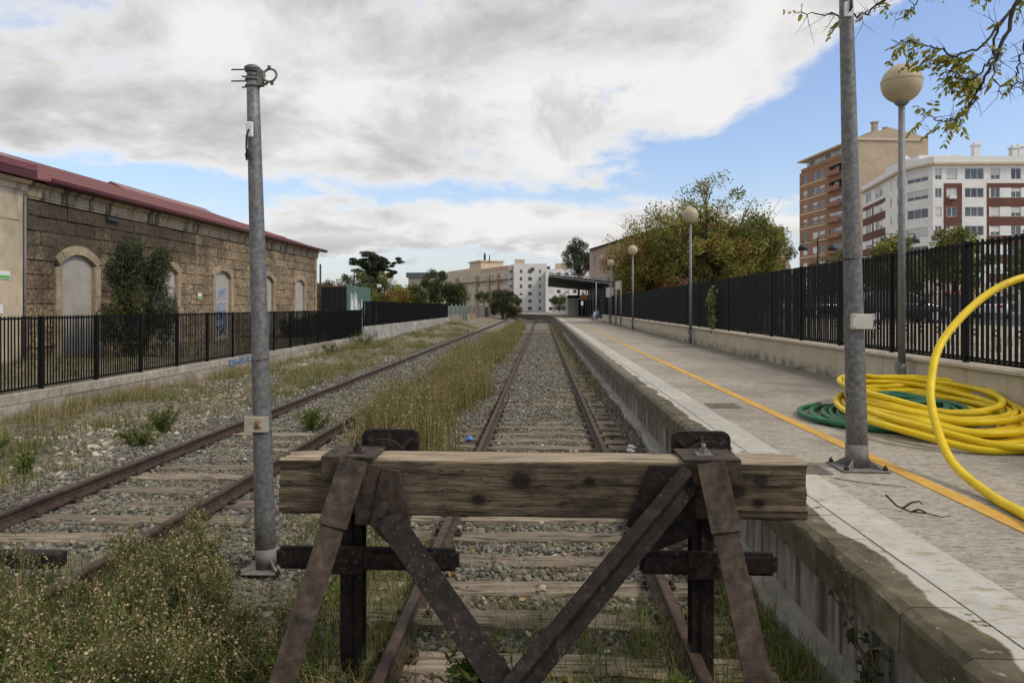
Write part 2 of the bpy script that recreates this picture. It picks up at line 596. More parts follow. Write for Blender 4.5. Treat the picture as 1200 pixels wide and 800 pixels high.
def fleck_extra(t, co, col, n):
    f = t.noise(t.vmath('MULTIPLY', co, (1, 1, .55)), 62, 4, .6)
    f2 = t.noise(co, 3.2, 5, .6)
    col = t.mix(t.math('MULTIPLY', t.range(f, .60, .68), t.range(f2, .42, .6, .15, .9)), col, (.13, .085, .055, 1))
    g_ = t.noise(t.vmath('ADD', co, (4, 1, 2)), 30, 5, .65)
    return t.mix(t.range(g_, .62, .70, 0, .7), col, (.008, .007, .007, 1))


mat('old_iron', [(.3, (.009, .0076, .0072)), (.52, (.021, .0155, .0135)), (.70, (.052, .033, .024))], 17, 8, .74, .35, .004, spec=.22, big=.3, bigscale=3, extra=fleck_extra)
mat('brown_iron', [(.3, (.024, .017, .013)), (.5, (.058, .042, .031)), (.70, (.104, .074, .054))], 16, 8, .76, .35, .004, spec=.22, big=.3, bigscale=4, extra=lambda t, co, col, n: t.mix(t.range(t.noise(t.vmath('MULTIPLY', co, (9, 9, 4)), 4, 8, .72), .60, .72, 0, .9), col, (.014, .012, .012, 1)))
mat('bolt_iron', [(.3, (.018, .014, .012)), (.7, (.06, .04, .03))], 22, 6, .6, .3, .002)


def beam_extra(t, co, col, n):
    x, y, z = t.sep(co)
    gr = t.noise(t.vmath('MULTIPLY', co, (1.0, 20, 26)), 2.0, 9, .70, 1.2)
    col = t.mix(t.range(gr, .50, .64, 0, .85), col, (.024, .017, .011, 1))
    st = t.noise(t.vmath('MULTIPLY', co, (.9, 2, 2.4)), 2.4, 6, .62)
    col = t.mix(t.range(st, .50, .68, 0, .75), col, (.030, .022, .015, 1))
    fine = t.noise(t.vmath('MULTIPLY', co, (2.0, 60, 60)), 1.5, 5, .6)
    col = t.mix(t.range(fine, .55, .70, 0, .55), col, (.035, .026, .018, 1))
    ck = t.noise(t.vmath('MULTIPLY', co, (.7, 5, 9)), 2.6, 4, .5, .6)
    col = t.mix(t.range(t.math('ABSOLUTE', t.math('SUBTRACT', ck, .5)), .010, .003), col, (.007, .005, .004, 1))
    # knots
    for kx, kz, kr in ((-.12, .985, .062), (.27, .985, .036), (-.36, .875, .040), (1.22, 1.0, .040), (1.21, .87, .034), (1.085, .935, .05)):
        dx = t.math('DIVIDE', t.math('SUBTRACT', x, kx), kr * 1.35)
        dz = t.math('DIVIDE', t.math('SUBTRACT', z, kz), kr)
        r2 = t.math('ADD', t.math('MULTIPLY', dx, dx), t.math('MULTIPLY', dz, dz))
        wob = t.noise(t.vmath('MULTIPLY', co, (1, 1, 2.2)), 19, 6, .68, .6)
        r2 = t.math('MULTIPLY', r2, t.math('MULTIPLY_ADD', wob, 3.0, -.4))
        front = t.range(y, 4.20, 4.14)
        col = t.mix(t.math('MULTIPLY', t.range(r2, 2.6, .6), t.math('MULTIPLY', front, .6)), col, (.045, .030, .018, 1))
        col = t.mix(t.math('MULTIPLY', t.range(r2, .9, .25), t.math('MULTIPLY', front, .9)), col, (.012, .008, .006, 1))
    # sun-bleached, silvered top
    top = t.range(z, 1.083, 1.096)
    bl = t.noise(t.vmath('MULTIPLY', co, (1.0, 16, 1)), 2.5, 8, .66)
    pale = t.ramp(bl, [(.34, (.10, .075, .05)), (.5, (.30, .235, .16)), (.72, (.50, .42, .31))])
    col = t.mix(top, col, pale)
    bare = t.noise(t.vmath('MULTIPLY', co, (1.2, 3, 3)), 2.1, 4, .5)
    return col


mat('beam_timber', [(.25, (.066, .048, .030)), (.5, (.145, .108, .069)), (.75, (.24, .182, .118))], 3, 9, .9, .8, .010, stretch=(1.6, 12, 16), world=True, big=.45, bigscale=.9, extra=beam_extra, nrough=.68)

mat('grass_green', [(.3, (.062, .110, .016)), (.7, (.12, .18, .03))], 4, 3, .75, 0, isl=.45, hue=.035, trans=.3)
mat('grass_dry', [(.3, (.26, .20, .085)), (.7, (.40, .32, .15))], 4, 3, .8, 0, isl=.45, hue=.03, trans=.3)
mat('grass_olive', [(.3, (.145, .135, .042)), (.7, (.225, .20, .07))], 4, 3, .8, 0, isl=.5, hue=.04, trans=.3)
mat('weed_leaf', [(.3, (.060, .088, .016)), (.7, (.125, .155, .032))], 4, 3, .75, 0, isl=.45, hue=.03, trans=.25)
mat('seed_head', [(.3, (.30, .215, .115)), (.7, (.46, .36, .22))], 4, 3, .9, 0, isl=.45, hue=.03, trans=.2)
mat('weed_stem', [(.3, (.13, .105, .05)), (.7, (.23, .18, .09))], 4, 3, .85, 0, isl=.3)
mat('bark', [(.3, (.035, .028, .022)), (.7, (.085, .07, .055))], 9, 7, .9, .6, .02, stretch=(3, 3, 1))
mat('leaf_dark', [(.3, (.044, .055, .024)), (.7, (.080, .094, .042))], 3, 3, .7, 0, isl=.45, hue=.03, trans=.25)
mat('leaf_cedar', [(.3, (.030, .040, .020)), (.7, (.058, .068, .034))], 3, 3, .75, 0, isl=.5, hue=.02, trans=.15)
mat('leaf_mid', [(.3, (.105, .125, .032)), (.7, (.18, .20, .058))], 3, 3, .7, 0, isl=.5, hue=.03, trans=.4)
mat('leaf_autumn', [(.3, (.22, .215, .045)), (.7, (.36, .335, .085))], 3, 3, .7, 0, isl=.5, hue=.04, trans=.45)
mat('leaf_orange', [(.3, (.24, .14, .035)), (.7, (.34, .20, .055))], 3, 3, .7, 0, isl=.45, hue=.03, trans=.3)
mat('leaf_grey', [(.3, (.075, .088, .06)), (.7, (.13, .145, .10))], 3, 3, .7, 0, isl=.45, hue=.02, trans=.25)
mat('leaf_near', [(.3, (.20, .205, .022)), (.7, (.36, .345, .05))], 9, 4, .6, 0, isl=.4, hue=.045, trans=.5)

# ------------------------------------------------------------------ terrain
LW = -9.9          # track-side face of the low wall on the left
PX = 1.66          # outer face of the platform coping
PZ = 0.57          # platform level
WX = 5.80          # platform side of the cream wall
BEND, RAD = 108.0, 92.0


def sstep(a, b, x):
    t = np.clip((np.asarray(x, float) - a) / (b - a), 0, 1)
    return t * t * (3 - 2 * t)


def noise2(x, y, s=1.0, seed=0):
    """cheap smooth value noise for numpy arrays"""
    x = np.asarray(x, float) * s + seed * 17.3
    y = np.asarray(y, float) * s + seed * 9.1
    xi, yi = np.floor(x), np.floor(y)
    fx, fy = x - xi, y - yi
    fx, fy = fx * fx * (3 - 2 * fx), fy * fy * (3 - 2 * fy)
    def h(a, b):
        v = np.sin(a * 127.1 + b * 311.7) * 43758.5453
        return v - np.floor(v)
    return (h(xi, yi) * (1 - fx) + h(xi + 1, yi) * fx) * (1 - fy) + (h(xi, yi + 1) * (1 - fx) + h(xi + 1, yi + 1) * fx) * fy


def ground_z(x, y):
    x = np.asarray(x, float); y = np.asarray(y, float)
    z = np.full(np.broadcast(x, y).shape, -0.19) + 0 * x + 0 * y
    # shallow ditches beside the ballast, shoulders under the tracks
    z = z + .034 * sstep(9, 17, y) * ((np.abs(x) < 1.7) | (np.abs(x + 4.3) < 1.7))
    z = z - .05 * np.exp(-((x + 2.2) / .7) ** 2) - .07 * np.exp(-((x - 1.45) / .35) ** 2)
    # the verge climbs to the wall on the left, more the farther it goes
    rise = .06 + .34 * sstep(30, 75, y)
    z = z + rise * sstep(-5.9, -9.3, x) * (1 - sstep(150, 220, y))
    z = z + (noise2(x, y, .9, 1) - .5) * .06 * sstep(-5.3, -6.2, x) + (noise2(x, y, 2.3, 2) - .5) * .03
    yard = .40 + .62 * sstep(44, 54, y)
    z = np.where(x < -10.05, np.maximum(z, yard * (1 - sstep(90, 160, y)) + z * sstep(90, 160, y)), z)
    z = np.where(x > 2.2, -.4, z)
    return z


def axis(parts):
    out = []
    for a, b, n in parts:
        out += list(np.linspace(a, b, n, endpoint=False))
    return np.array(out + [parts[-1][1]])


xs = axis([(-2000, -200, 8), (-200, -40, 12), (-40, -12, 24), (-12, -10.15, 6), (-10.15, -9.95, 3), (-9.95, 2.0, 90), (2.0, 2.4, 3), (2.4, 40, 8), (40, 300, 8), (300, 2000, 8)])
ys = axis([(-200, -4, 8), (-4, 24, 190), (24, 60, 90), (60, 180, 90), (180, 500, 12), (500, 2500, 10)])
gx, gy = np.meshgrid(xs, ys)
gz = ground_z(gx, gy)
nx, ny = len(xs), len(ys)
idx = np.arange(nx * ny).reshape(ny, nx)
gf = np.stack([idx[:-1, :-1], idx[:-1, 1:], idx[1:, 1:], idx[1:, :-1]], -1).reshape(-1, 4)
put('ground', npmesh('ground', np.stack([gx, gy, gz], -1).reshape(-1, 3), gf, MATS['soil'], smooth=True), kind='structure')
# street and sandy lot beyond the wall on the right
lot = MB()
lot.add([(6.05, -30, 1.22), (400, -30, 1.22), (400, 72, 1.22), (6.05, 72, 1.22), (400, 400, 1.22), (14.5, 400, 1.22), (14.5, 72, 1.22)], [(0, 1, 2, 6, 3), (6, 2, 4, 5)])
lot.build('sandy_lot', MATS['sand'], kind='structure')
mat('asphalt', [(.3, (.05, .05, .05)), (.7, (.085, .083, .08))], 8, 8, .9, .2, .01, world=True, big=.2)
rd = MB()
rd.add([(18, 26, 1.226), (90, 26, 1.226), (90, 78, 1.226), (14.8, 78, 1.226)], [(0, 1, 2, 3)])
rd.build('street', MATS['asphalt'], kind='structure')


def along(s, off):
    """point on a line off metres right of the main track's centre, straight to BEND and then curving left"""
    if s <= BEND:
        return (off, s, 0.0)
    a = (s - BEND) / RAD
    return (-RAD + (RAD + off) * math.cos(a), BEND + (RAD + off) * math.sin(a), a)


# ------------------------------------------------------------------ ballast stones
def stones(name, n, sampler, size, matname, zoff=0.0, flat=.75, kind='stuff'):
    ph = (1 + 5 ** .5) / 2
    ico = np.array([(-1, ph, 0), (1, ph, 0), (-1, -ph, 0), (1, -ph, 0), (0, -1, ph), (0, 1, ph), (0, -1, -ph), (0, 1, -ph), (ph, 0, -1), (ph, 0, 1), (-ph, 0, -1), (-ph, 0, 1)]) / 1.9
    fc = np.array([(0, 11, 5), (0, 5, 1), (0, 1, 7), (0, 7, 10), (0, 10, 11), (1, 5, 9), (5, 11, 4), (11, 10, 2), (10, 7, 6), (7, 1, 8), (3, 9, 4), (3, 4, 2), (3, 2, 6), (3, 6, 8), (3, 8, 9), (4, 9, 5), (2, 4, 11), (6, 2, 10), (8, 6, 7), (9, 8, 1)])
    p = sampler(n)
    n = len(p)
    s = rng.uniform(size[0], size[1], n) * .5
    v = ico[None] * rng.uniform(.62, 1.25, (n, 12, 1)) * (s[:, None, None])
    sc3 = np.stack([rng.uniform(.8, 1.35, n), rng.uniform(.7, 1.1, n), rng.uniform(.5, .95, n) * flat / .75], -1)
    v = v * sc3[:, None, :]
    a = rng.uniform(0, 6.283, n)
    ca, sa = np.cos(a)[:, None], np.sin(a)[:, None]
    x = v[:, :, 0] * ca - v[:, :, 1] * sa
    y = v[:, :, 0] * sa + v[:, :, 1] * ca
    b = rng.normal(0, .35, n)[:, None]
    z = v[:, :, 2] * np.cos(b) + x * np.sin(b)
    zz = p[:, 2] + s * .25 + zoff
    V = np.stack([x + p[:, 0:1], y + p[:, 1:2], z + zz[:, None]], -1).reshape(-1, 3)
    F = (fc[None] + (np.arange(n) * 12)[:, None, None]).reshape(-1, 3)
    return put(name, npmesh(name, V, F, MATS[matname]), kind=kind)


def area(x0, x1, y0, y1, power=1.6, keep=None):
    """random points, denser towards the camera"""
    def f(n):
        u = rng.random(n) ** power
        y = y0 + (y1 - y0) * u
        x = rng.uniform(x0, x1, n)
        if keep is not None:
            k = rng.random(n) < keep(x, y)
            x, y = x[k], y[k]
        return np.stack([x, y, ground_z(x, y)], -1)
    return f


def bed(x, y):
    main = (np.abs(x) < 1.5)
    left = (np.abs(x + 4.3) < 1.65)
    k = np.where(main | left, 1.0, .5)
    return np.where(x < -6.1, .5 * noise2(x, y, .8, 5), k)


stones('ballast_gravel', 26000, area(-1.65, 1.62, 2.6, 17, 1.25), (.034, .070), 'stone_gravel', .004)
stones('ballast_gravel_siding', 20000, area(-6.3, -2.6, 3.6, 17, 1.2), (.034, .070), 'stone_gravel', .004).name = 'ballast_gravel'
stones('ballast_gravel_verge', 16000, area(-9.2, -5.4, 4.0, 24, 1.25, lambda x, y: .35 + .65 * noise2(x, y, .8, 5)), (.030, .066), 'stone_gravel').name = 'ballast_gravel'
stones('ballast_gravel_far', 30000, area(-6.4, 1.6, 16, 60, 1.4, bed), (.05, .09), 'stone_gravel', .006).name = 'ballast_gravel'
stones('ballast_gravel_pole', 4200, area(-2.75, -1.6, 2.8, 12, 1.2), (.030, .066), 'stone_gravel').name = 'ballast_gravel'
stones('verge_pebbles', 2000, area(-9.4, -5.9, 6, 30, 1.2, lambda x, y: np.clip(noise2(x, y, .7, 8) * 2.2 - .7, 0, 1)), (.04, .13), 'pale_stone')
stones('pale_pebbles', 420, area(-6, 1.5, 4.5, 30, 1.3), (.035, .085), 'pale_stone', .03)

# ------------------------------------------------------------------ railway tracks
def rail_profile():
    h = [(-.0625, -.145), (.0625, -.145), (.0625, -.134), (.016, -.122), (.009, -.11), (.009, -.045), (.033, -.034), (.035, -.008), (.026, 0.0), (-.026, 0.0), (-.035, -.008), (-.033, -.034), (-.009, -.045), (-.009, -.11), (-.016, -.122), (-.0625, -.134)]
    return h


def sweep_rail(off, s0, s1, z=0.0, prof=None):
    prof = prof or rail_profile()
    ss = [s0] + ([BEND] if s0 < BEND < s1 else []) + [s for s in np.arange(BEND + 4, s1, 4)]
    if s1 <= BEND: ss.append(s1)
    mb = MB()
    k = len(prof)
    for s in ss:
        for (u, w) in prof:
            x, y, a = along(s, off + u)
            mb.v.append((x, y, z + w))
    for i in range(len(ss) - 1):
        for j in range(k):
            mb.f.append((i * k + j, i * k + (j + 1) % k, (i + 1) * k + (j + 1) % k, (i + 1) * k + j)[::-1]); mb.m.append(0); mb.sm.append(False)
    mb.f.append(tuple(range(k))); mb.m.append(0); mb.sm.append(False)
    return mb


def sleeper_mesh(seed):
    rr = random.Random(seed)
    mb = MB()
    L, w, h = 2.6, .25, .15
    n = 9
    for i in range(n + 1):
        x = -L / 2 + L * i / n
        j = [rr.uniform(-.012, .012) for _ in range(6)]
        for (y, z) in ((-w / 2 + j[0], -h), (-w / 2 + j[1], -.012 + j[2] * .6), (-w / 2 + .02, j[2] * .7), (w / 2 - .02, j[3] * .7), (w / 2 + j[4], -.012 + j[3] * .6), (w / 2 + j[5], -h)):
            mb.v.append((x, y, z))
    for i in range(n):
        for k in range(6):
            mb.f.append((i * 6 + k, (i + 1) * 6 + k, (i + 1) * 6 + (k + 1) % 6, i * 6 + (k + 1) % 6)[::-1]); mb.m.append(0); mb.sm.append(False)
    mb.f.append(tuple(range(6))); mb.m.append(0); mb.sm.append(False)
    mb.f.append(tuple(n * 6 + k for k in range(5, -1, -1))); mb.m.append(0); mb.sm.append(False)
    return mb.mesh('sleeper', MATS['sleeper_wood'])


SLEEPERS = [sleeper_mesh(i) for i in range(6)]


def track(label, xc, s0, s1, nind):
    root = thing('railway_track', label, 'railway track', (xc, s0, 0))
    for o in (-.87, .87):
        sweep_rail(xc + o, s0, s1).build('rail', MATS['rail_rust'], root)
    far = MB()
    k = 0
    s = s0 + .3
    while s < s1 - 1:
        x, y, a = along(s, xc)
        z = -.142 + random.uniform(-.018, .012) - .012 * min(1, max(0, (s - 12) / 8)) - (.012 if xc < -1 else 0)
        if k < nind:
            put('sleeper', SLEEPERS[k % 6], root, (x - xc + random.uniform(-.06, .06), y - s0, z), (0, random.uniform(-.012, .012), a + random.uniform(-.02, .02)))
            if s < 26:
                pass
        else:
            ca, sa = math.cos(a), math.sin(a)
            def q(u, v, w): return (x + u * ca - v * sa, y + u * sa + v * ca, w)
            far.add([q(-1.3, -.12, z - .14), q(1.3, -.12, z - .14), q(1.3, .12, z - .14), q(-1.3, .12, z - .14), q(-1.3, -.12, z), q(1.3, -.12, z), q(1.3, .12, z), q(-1.3, .12, z)],
                    [(4, 5, 6, 7), (0, 1, 5, 4), (1, 2, 6, 5), (2, 3, 7, 6), (3, 0, 4, 7)])
        k += 1
        s += .6
    far.build('distant_sleepers', MATS['sleeper_wood'], root, kind='stuff')
    # rail fastenings on the sleepers close by
    fs = MB()
    s = s0 + .3
    while s < 18:
        for o in (-.87, .87):
            for e in (-.1, .1):
                x = xc + o + e
                fs.box(x - .03, x + .03, s - .05, s + .05, -.135, -.118)
                fs.tube([(x, s, -.12), (x, s, -.085)], .016, 6)
        s += .6
    fs.build('rail_fastenings', MATS['rail_rust'], root, kind='stuff')
    return root


track('rusty main track that runs straight under the timber buffer stop and beside the platform', 0.0, 1.6, 190, 60)
track('rusty siding track with bleached sleepers left of the dry grass strip', -4.3, 2.6, 188, 50)

# dark steel bar lying across the siding
b = MB(); b.box(-5.75, -3.62, 5.28, 5.40, .002, .115)
tag(b.build('steel_bar', MATS['old_iron'], bevel=.008), 'dark steel bar lying across both rails of the siding in the weeds', 'steel bar')

# ------------------------------------------------------------------ platform
pf = thing('platform', 'long concrete station platform with worn white edge and yellow line', 'platform', (PX, -3, -.3))
pf['kind'] = 'structure'
del pf['category']; del pf['label']


def strip(o0, o1, s0, s1, z, step=4.0, z1=None):
    ss = list(np.arange(s0, min(s1, BEND), step)) + list(np.arange(BEND, s1, 3.0)) + [s1]
    if s1 <= BEND: ss = list(np.arange(s0, s1, step)) + [s1]
    mb = MB()
    for s in ss:
        a = along(s, o0); c = along(s, o1)
        mb.v += [(a[0], a[1], z), (c[0], c[1], z if z1 is None else z1)]
    for i in range(len(ss) - 1):
        mb.f.append((2 * i, 2 * i + 1, 2 * i + 3, 2 * i + 2)); mb.m.append(0); mb.sm.append(False)
    return mb


END = 190
strip(1.90, 5.9, -3, 70.5, PZ - .004).build('paving', MATS['platform_paving'], pf)
strip(1.90, 14.0, 70.5, END, PZ - .004).build('paving', MATS['platform_paving'], pf)
strip(1.975, 2.29, -3, END, PZ + .001).build('white_band', MATS['white_band'], pf)
strip(2.98, 3.12, -3, 103, PZ + .001).build('yellow_line', MATS['yellow_paint'], pf)


def coping_profile():
    return [(0, -.225), (.30, -.225), (.30, 0), (.055, 0), (.012, -.028), (0, -.05)]


def coping_mesh(seed, L):
    rr = random.Random(seed)
    n = 4
    mb = MB()
    pr = coping_profile()
    k = len(pr)
    for i in range(n + 1):
        for j, (u, w) in enumerate(pr):
            e = .007 if j in (3, 4, 5, 0) else .0
            mb.v.append((u + rr.uniform(-e, e), L * i / n, w + rr.uniform(-e, e) * (1 if j != 3 else .3)))
    for i in range(n):
        for j in range(k):
            mb.f.append((i * k + j, i * k + (j + 1) % k, (i + 1) * k + (j + 1) % k, (i + 1) * k + j)[::-1]); mb.m.append(0); mb.sm.append(False)
    mb.f.append(tuple(range(k))); mb.m.append(0); mb.sm.append(False)
    mb.f.append(tuple(n * k + j for j in range(k - 1, -1, -1))); mb.m.append(0); mb.sm.append(False)
    return mb.mesh('coping_stone', MATS['coping_stone'])


COP = [coping_mesh(i, .488) for i in range(5)]
s = -1.04
while s < 60:
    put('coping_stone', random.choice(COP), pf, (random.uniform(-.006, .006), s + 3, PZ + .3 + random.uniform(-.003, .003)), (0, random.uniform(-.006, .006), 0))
    s += .5
far = sweep_rail(PX, s, END, PZ, [(u, w) for u, w in coping_profile()])
far.build('distant_coping', MATS['coping_stone'], pf, kind='stuff')
pan = MB(); pan.box(0, .2, .006, .994, -.62, 0)
PANEL = pan.mesh('wall_panel', MATS['platform_face'], bevel=.008)
for k in range(62):
    put('wall_panel', PANEL, pf, (1.81 - PX + random.uniform(-.004, .004), k + 1.6, PZ - .226 + .3))
fw = sweep_rail(1.81, 60.6, END, PZ - .226, [(0, -.6), (.2, -.6), (.2, 0), (0, 0)])
fw.build('distant_wall', MATS['platform_face'], pf, kind='stuff')
core = strip(2.005, 2.006, -3, END, -.5, z1=PZ - .006)
core.build('wall_core', MATS['concrete'], pf)
# uneven footing ledge at the foot of the platform wall
led = MB()
ly = np.arange(-2, 60, .18)
for i, y in enumerate(ly):
    w = 1.655 + .035 * math.sin(y * 2.1) + random.uniform(-.02, .02)
    zt = -.145 + random.uniform(-.01, .01)
    led.v += [(w - .03, y, -.40), (w, y, zt - .02), (w + .03, y, zt), (1.83, y, zt + .005)]
for i in range(len(ly) - 1):
    for j in range(3):
        led.f.append((i * 4 + j, i * 4 + j + 1, (i + 1) * 4 + j + 1, (i + 1) * 4 + j)[::-1]); led.m.append(0); led.sm.append(False)
led.build('footing_ledge', MATS['concrete'], pf)


def cover(label, cx, cy, w, l):
    r = thing('drain_cover', label, 'drain cover', (cx, cy, PZ), 'metal covers let into the platform')
    m = MB()
    for (a0, a1, b0, b1) in ((-w / 2, w / 2, -l / 2, -l / 2 + .03), (-w / 2, w / 2, l / 2 - .03, l / 2), (-w / 2, -w / 2 + .03, -l / 2 + .03, l / 2 - .03), (w / 2 - .03, w / 2, -l / 2 + .03, l / 2 - .03)):
        m.box(cx + a0, cx + a1, cy + b0, cy + b1, PZ - .02, PZ + .010)
    m.build('rim', MATS['dull_zinc'], r)
    m = MB(); m.box(cx - w / 2 + .034, cx + w / 2 - .034, cy - l / 2 + .034, cy + l / 2 - .034, PZ - .02, PZ + .006)
    m.build('plate', MATS['metal_cover'], r)
    return r


cover('rusty square metal cover between white band and yellow line, farther out', 2.55, 10.33, .42, .44)
cover('brown metal cover beside the base of the near platform pole', 2.22, 6.32, .42, .34)

# dry twig and debris on the platform
t = MB()
for pts in ([(2.40, 5.17, .655), (2.44, 5.10, .600), (2.49, 5.02, .583), (2.57, 4.95, .590), (2.64, 4.90, .581), (2.68, 4.87, .600)], [(2.46, 5.065, .588), (2.53, 5.08, .628), (2.58, 5.07, .640), (2.59, 5.05, .622)], [(2.50, 5.01, .585), (2.535, 4.99, .606), (2.56, 4.95, .598)]):
    t.tube(pts, [.0075, .007, .006, .005, .004, .003][:len(pts)], 5)
tag(t.build('twig', MATS['bark']), 'small dark broken twig lying on the platform paving', 'twig')
t = MB(); t.tube([(2.35, 5.95, .585), (2.6, 5.80, .58), (2.8, 5.70, .583)], [.004, .004, .003], 5)
tag(t.build('dry_stem', MATS['bark']), 'thin dry stem lying in front of the near platform pole', 'stem')
t = MB(); t.add([(-1.20, 11.33, -.13), (-1.11, 11.30, -.10), (-1.06, 11.38, -.11), (-1.12, 11.45, -.08), (-1.22, 11.41, -.12), (-1.15, 11.36, -.07)], [(0, 1, 5), (1, 2, 5), (2, 3, 5), (3, 4, 5), (4, 0, 5), (4, 3, 2, 1, 0)])
mat('blue_plastic', [(.3, (.05, .16, .55)), (.7, (.09, .25, .7))], 8, 4, .4, .2, .01)
tag(t.build('plastic_scrap', MATS['blue_plastic']), 'crumpled scrap of blue plastic beside the left rail of the main track', 'litter')
for i, (x, y) in enumerate(((1.28, 10.6), (1.33, 10.9))):
    t = MB(); t.sphere((x, y, -.12), .045, 7, 5, sq=(1.3, .8, .7)); t.sphere((x + .04, y - .03, -.13), .03, 6, 4, sq=(1.4, 1, .6))
    tag(t.build('plastic_scrap', MATS['white_plate']), ('white crumpled scrap nearest the right rail of the main track', 'second white crumpled scrap just beyond the first by right rail')[i], 'litter', 'white scraps by the right rail')

# ------------------------------------------------------------------ buffer stop
def rail_bar(mb, p0, p1, head, sc_=1.0, mi=0):
    p0, p1, head = Vector(p0), Vector(p1), Vector(head)
    d = (p1 - p0).normalized()
    head = (head - d * head.dot(d)).normalized()
    side = d.cross(head)
    pts = [p0 + side * (u * sc_) + head * ((w + .145) * sc_) for u, w in rail_profile()]
    return mb.prism(pts, p1 - p0, mi)


bs = thing('buffer_stop', 'rusty iron buffer stop with weathered timber beam and two square buffers', 'buffer stop', (0, 4.2, -.25))


def beam():
    st, per = 150, []
    y0, y1, z0, z1, c = 4.10, 4.36, .772, 1.10, .012
    for (a, b_, n) in (((y0, z0), (y1, z0), 9), ((y1, z0), (y1, z1), 11), ((y1, z1), (y0, z1), 9), ((y0, z1), (y0, z0), 16)):
        for i in range(n):
            t = i / n
            per.append((lerp(a[0], b_[0], t), lerp(a[1], b_[1], t)))
    k = len(per)
    cy, cz = (y0 + y1) / 2, (z0 + z1) / 2
    mb = MB()
    for i in range(st + 1):
        x = -1.50 + 2.975 * i / st
        for (y, z) in per:
            e = max(0, -x - 1.16) * 3 + max(0, x - 1.0) * 2.2
            q = mnoise.fractal(Vector((x * 1.4, y * 16, z * 22)), 1.0, 2.0, 5) * (.006 + .014 * min(e, 1))
            gro = mnoise.noise(Vector((x * .9 + 7, y * 30, z * 38)))
            q -= max(0, gro - .22) * (.012 + .05 * min(e, 1))
            ry, rz = y - cy, z - cz
            L = math.hypot(ry, rz)
            cor = .0
            if abs(ry) > (y1 - y0) / 2 - c and abs(rz) > (z1 - z0) / 2 - c: cor = .008
            yy = y + ry / L * (q - cor)
            zz = z + rz / L * (q - cor) - (.012 * mnoise.noise(Vector((x * .7, 3, 1))))
            xx = x
            if i in (0, st):
                xx += mnoise.noise(Vector((y * 14, z * 20, x))) * .012
            mb.v.append((xx, yy, zz))
    for i in range(st):
        for j in range(k):
            mb.f.append((i * k + j, i * k + (j + 1) % k, (i + 1) * k + (j + 1) % k, (i + 1) * k + j)); mb.m.append(0); mb.sm.append(False)
    mb.f.append(tuple(range(k - 1, -1, -1))); mb.m.append(0); mb.sm.append(False)
    mb.f.append(tuple(st * k + j for j in range(k))); mb.m.append(0); mb.sm.append(False)
    mb.build('timber_beam', MATS['beam_timber'], bs)


beam()
BI, OI, BO = MATS['brown_iron'], MATS['old_iron'], MATS['bolt_iron']


def bolt(mb, p, ax, r=.017, h=.022):
    p, ax = Vector(p), Vector(ax)
    mb.tube([p, p + ax * h], r, 6, smooth=False)
    mb.tube([p + ax * h, p + ax * (h + .014)], r * .55, 6, smooth=False)


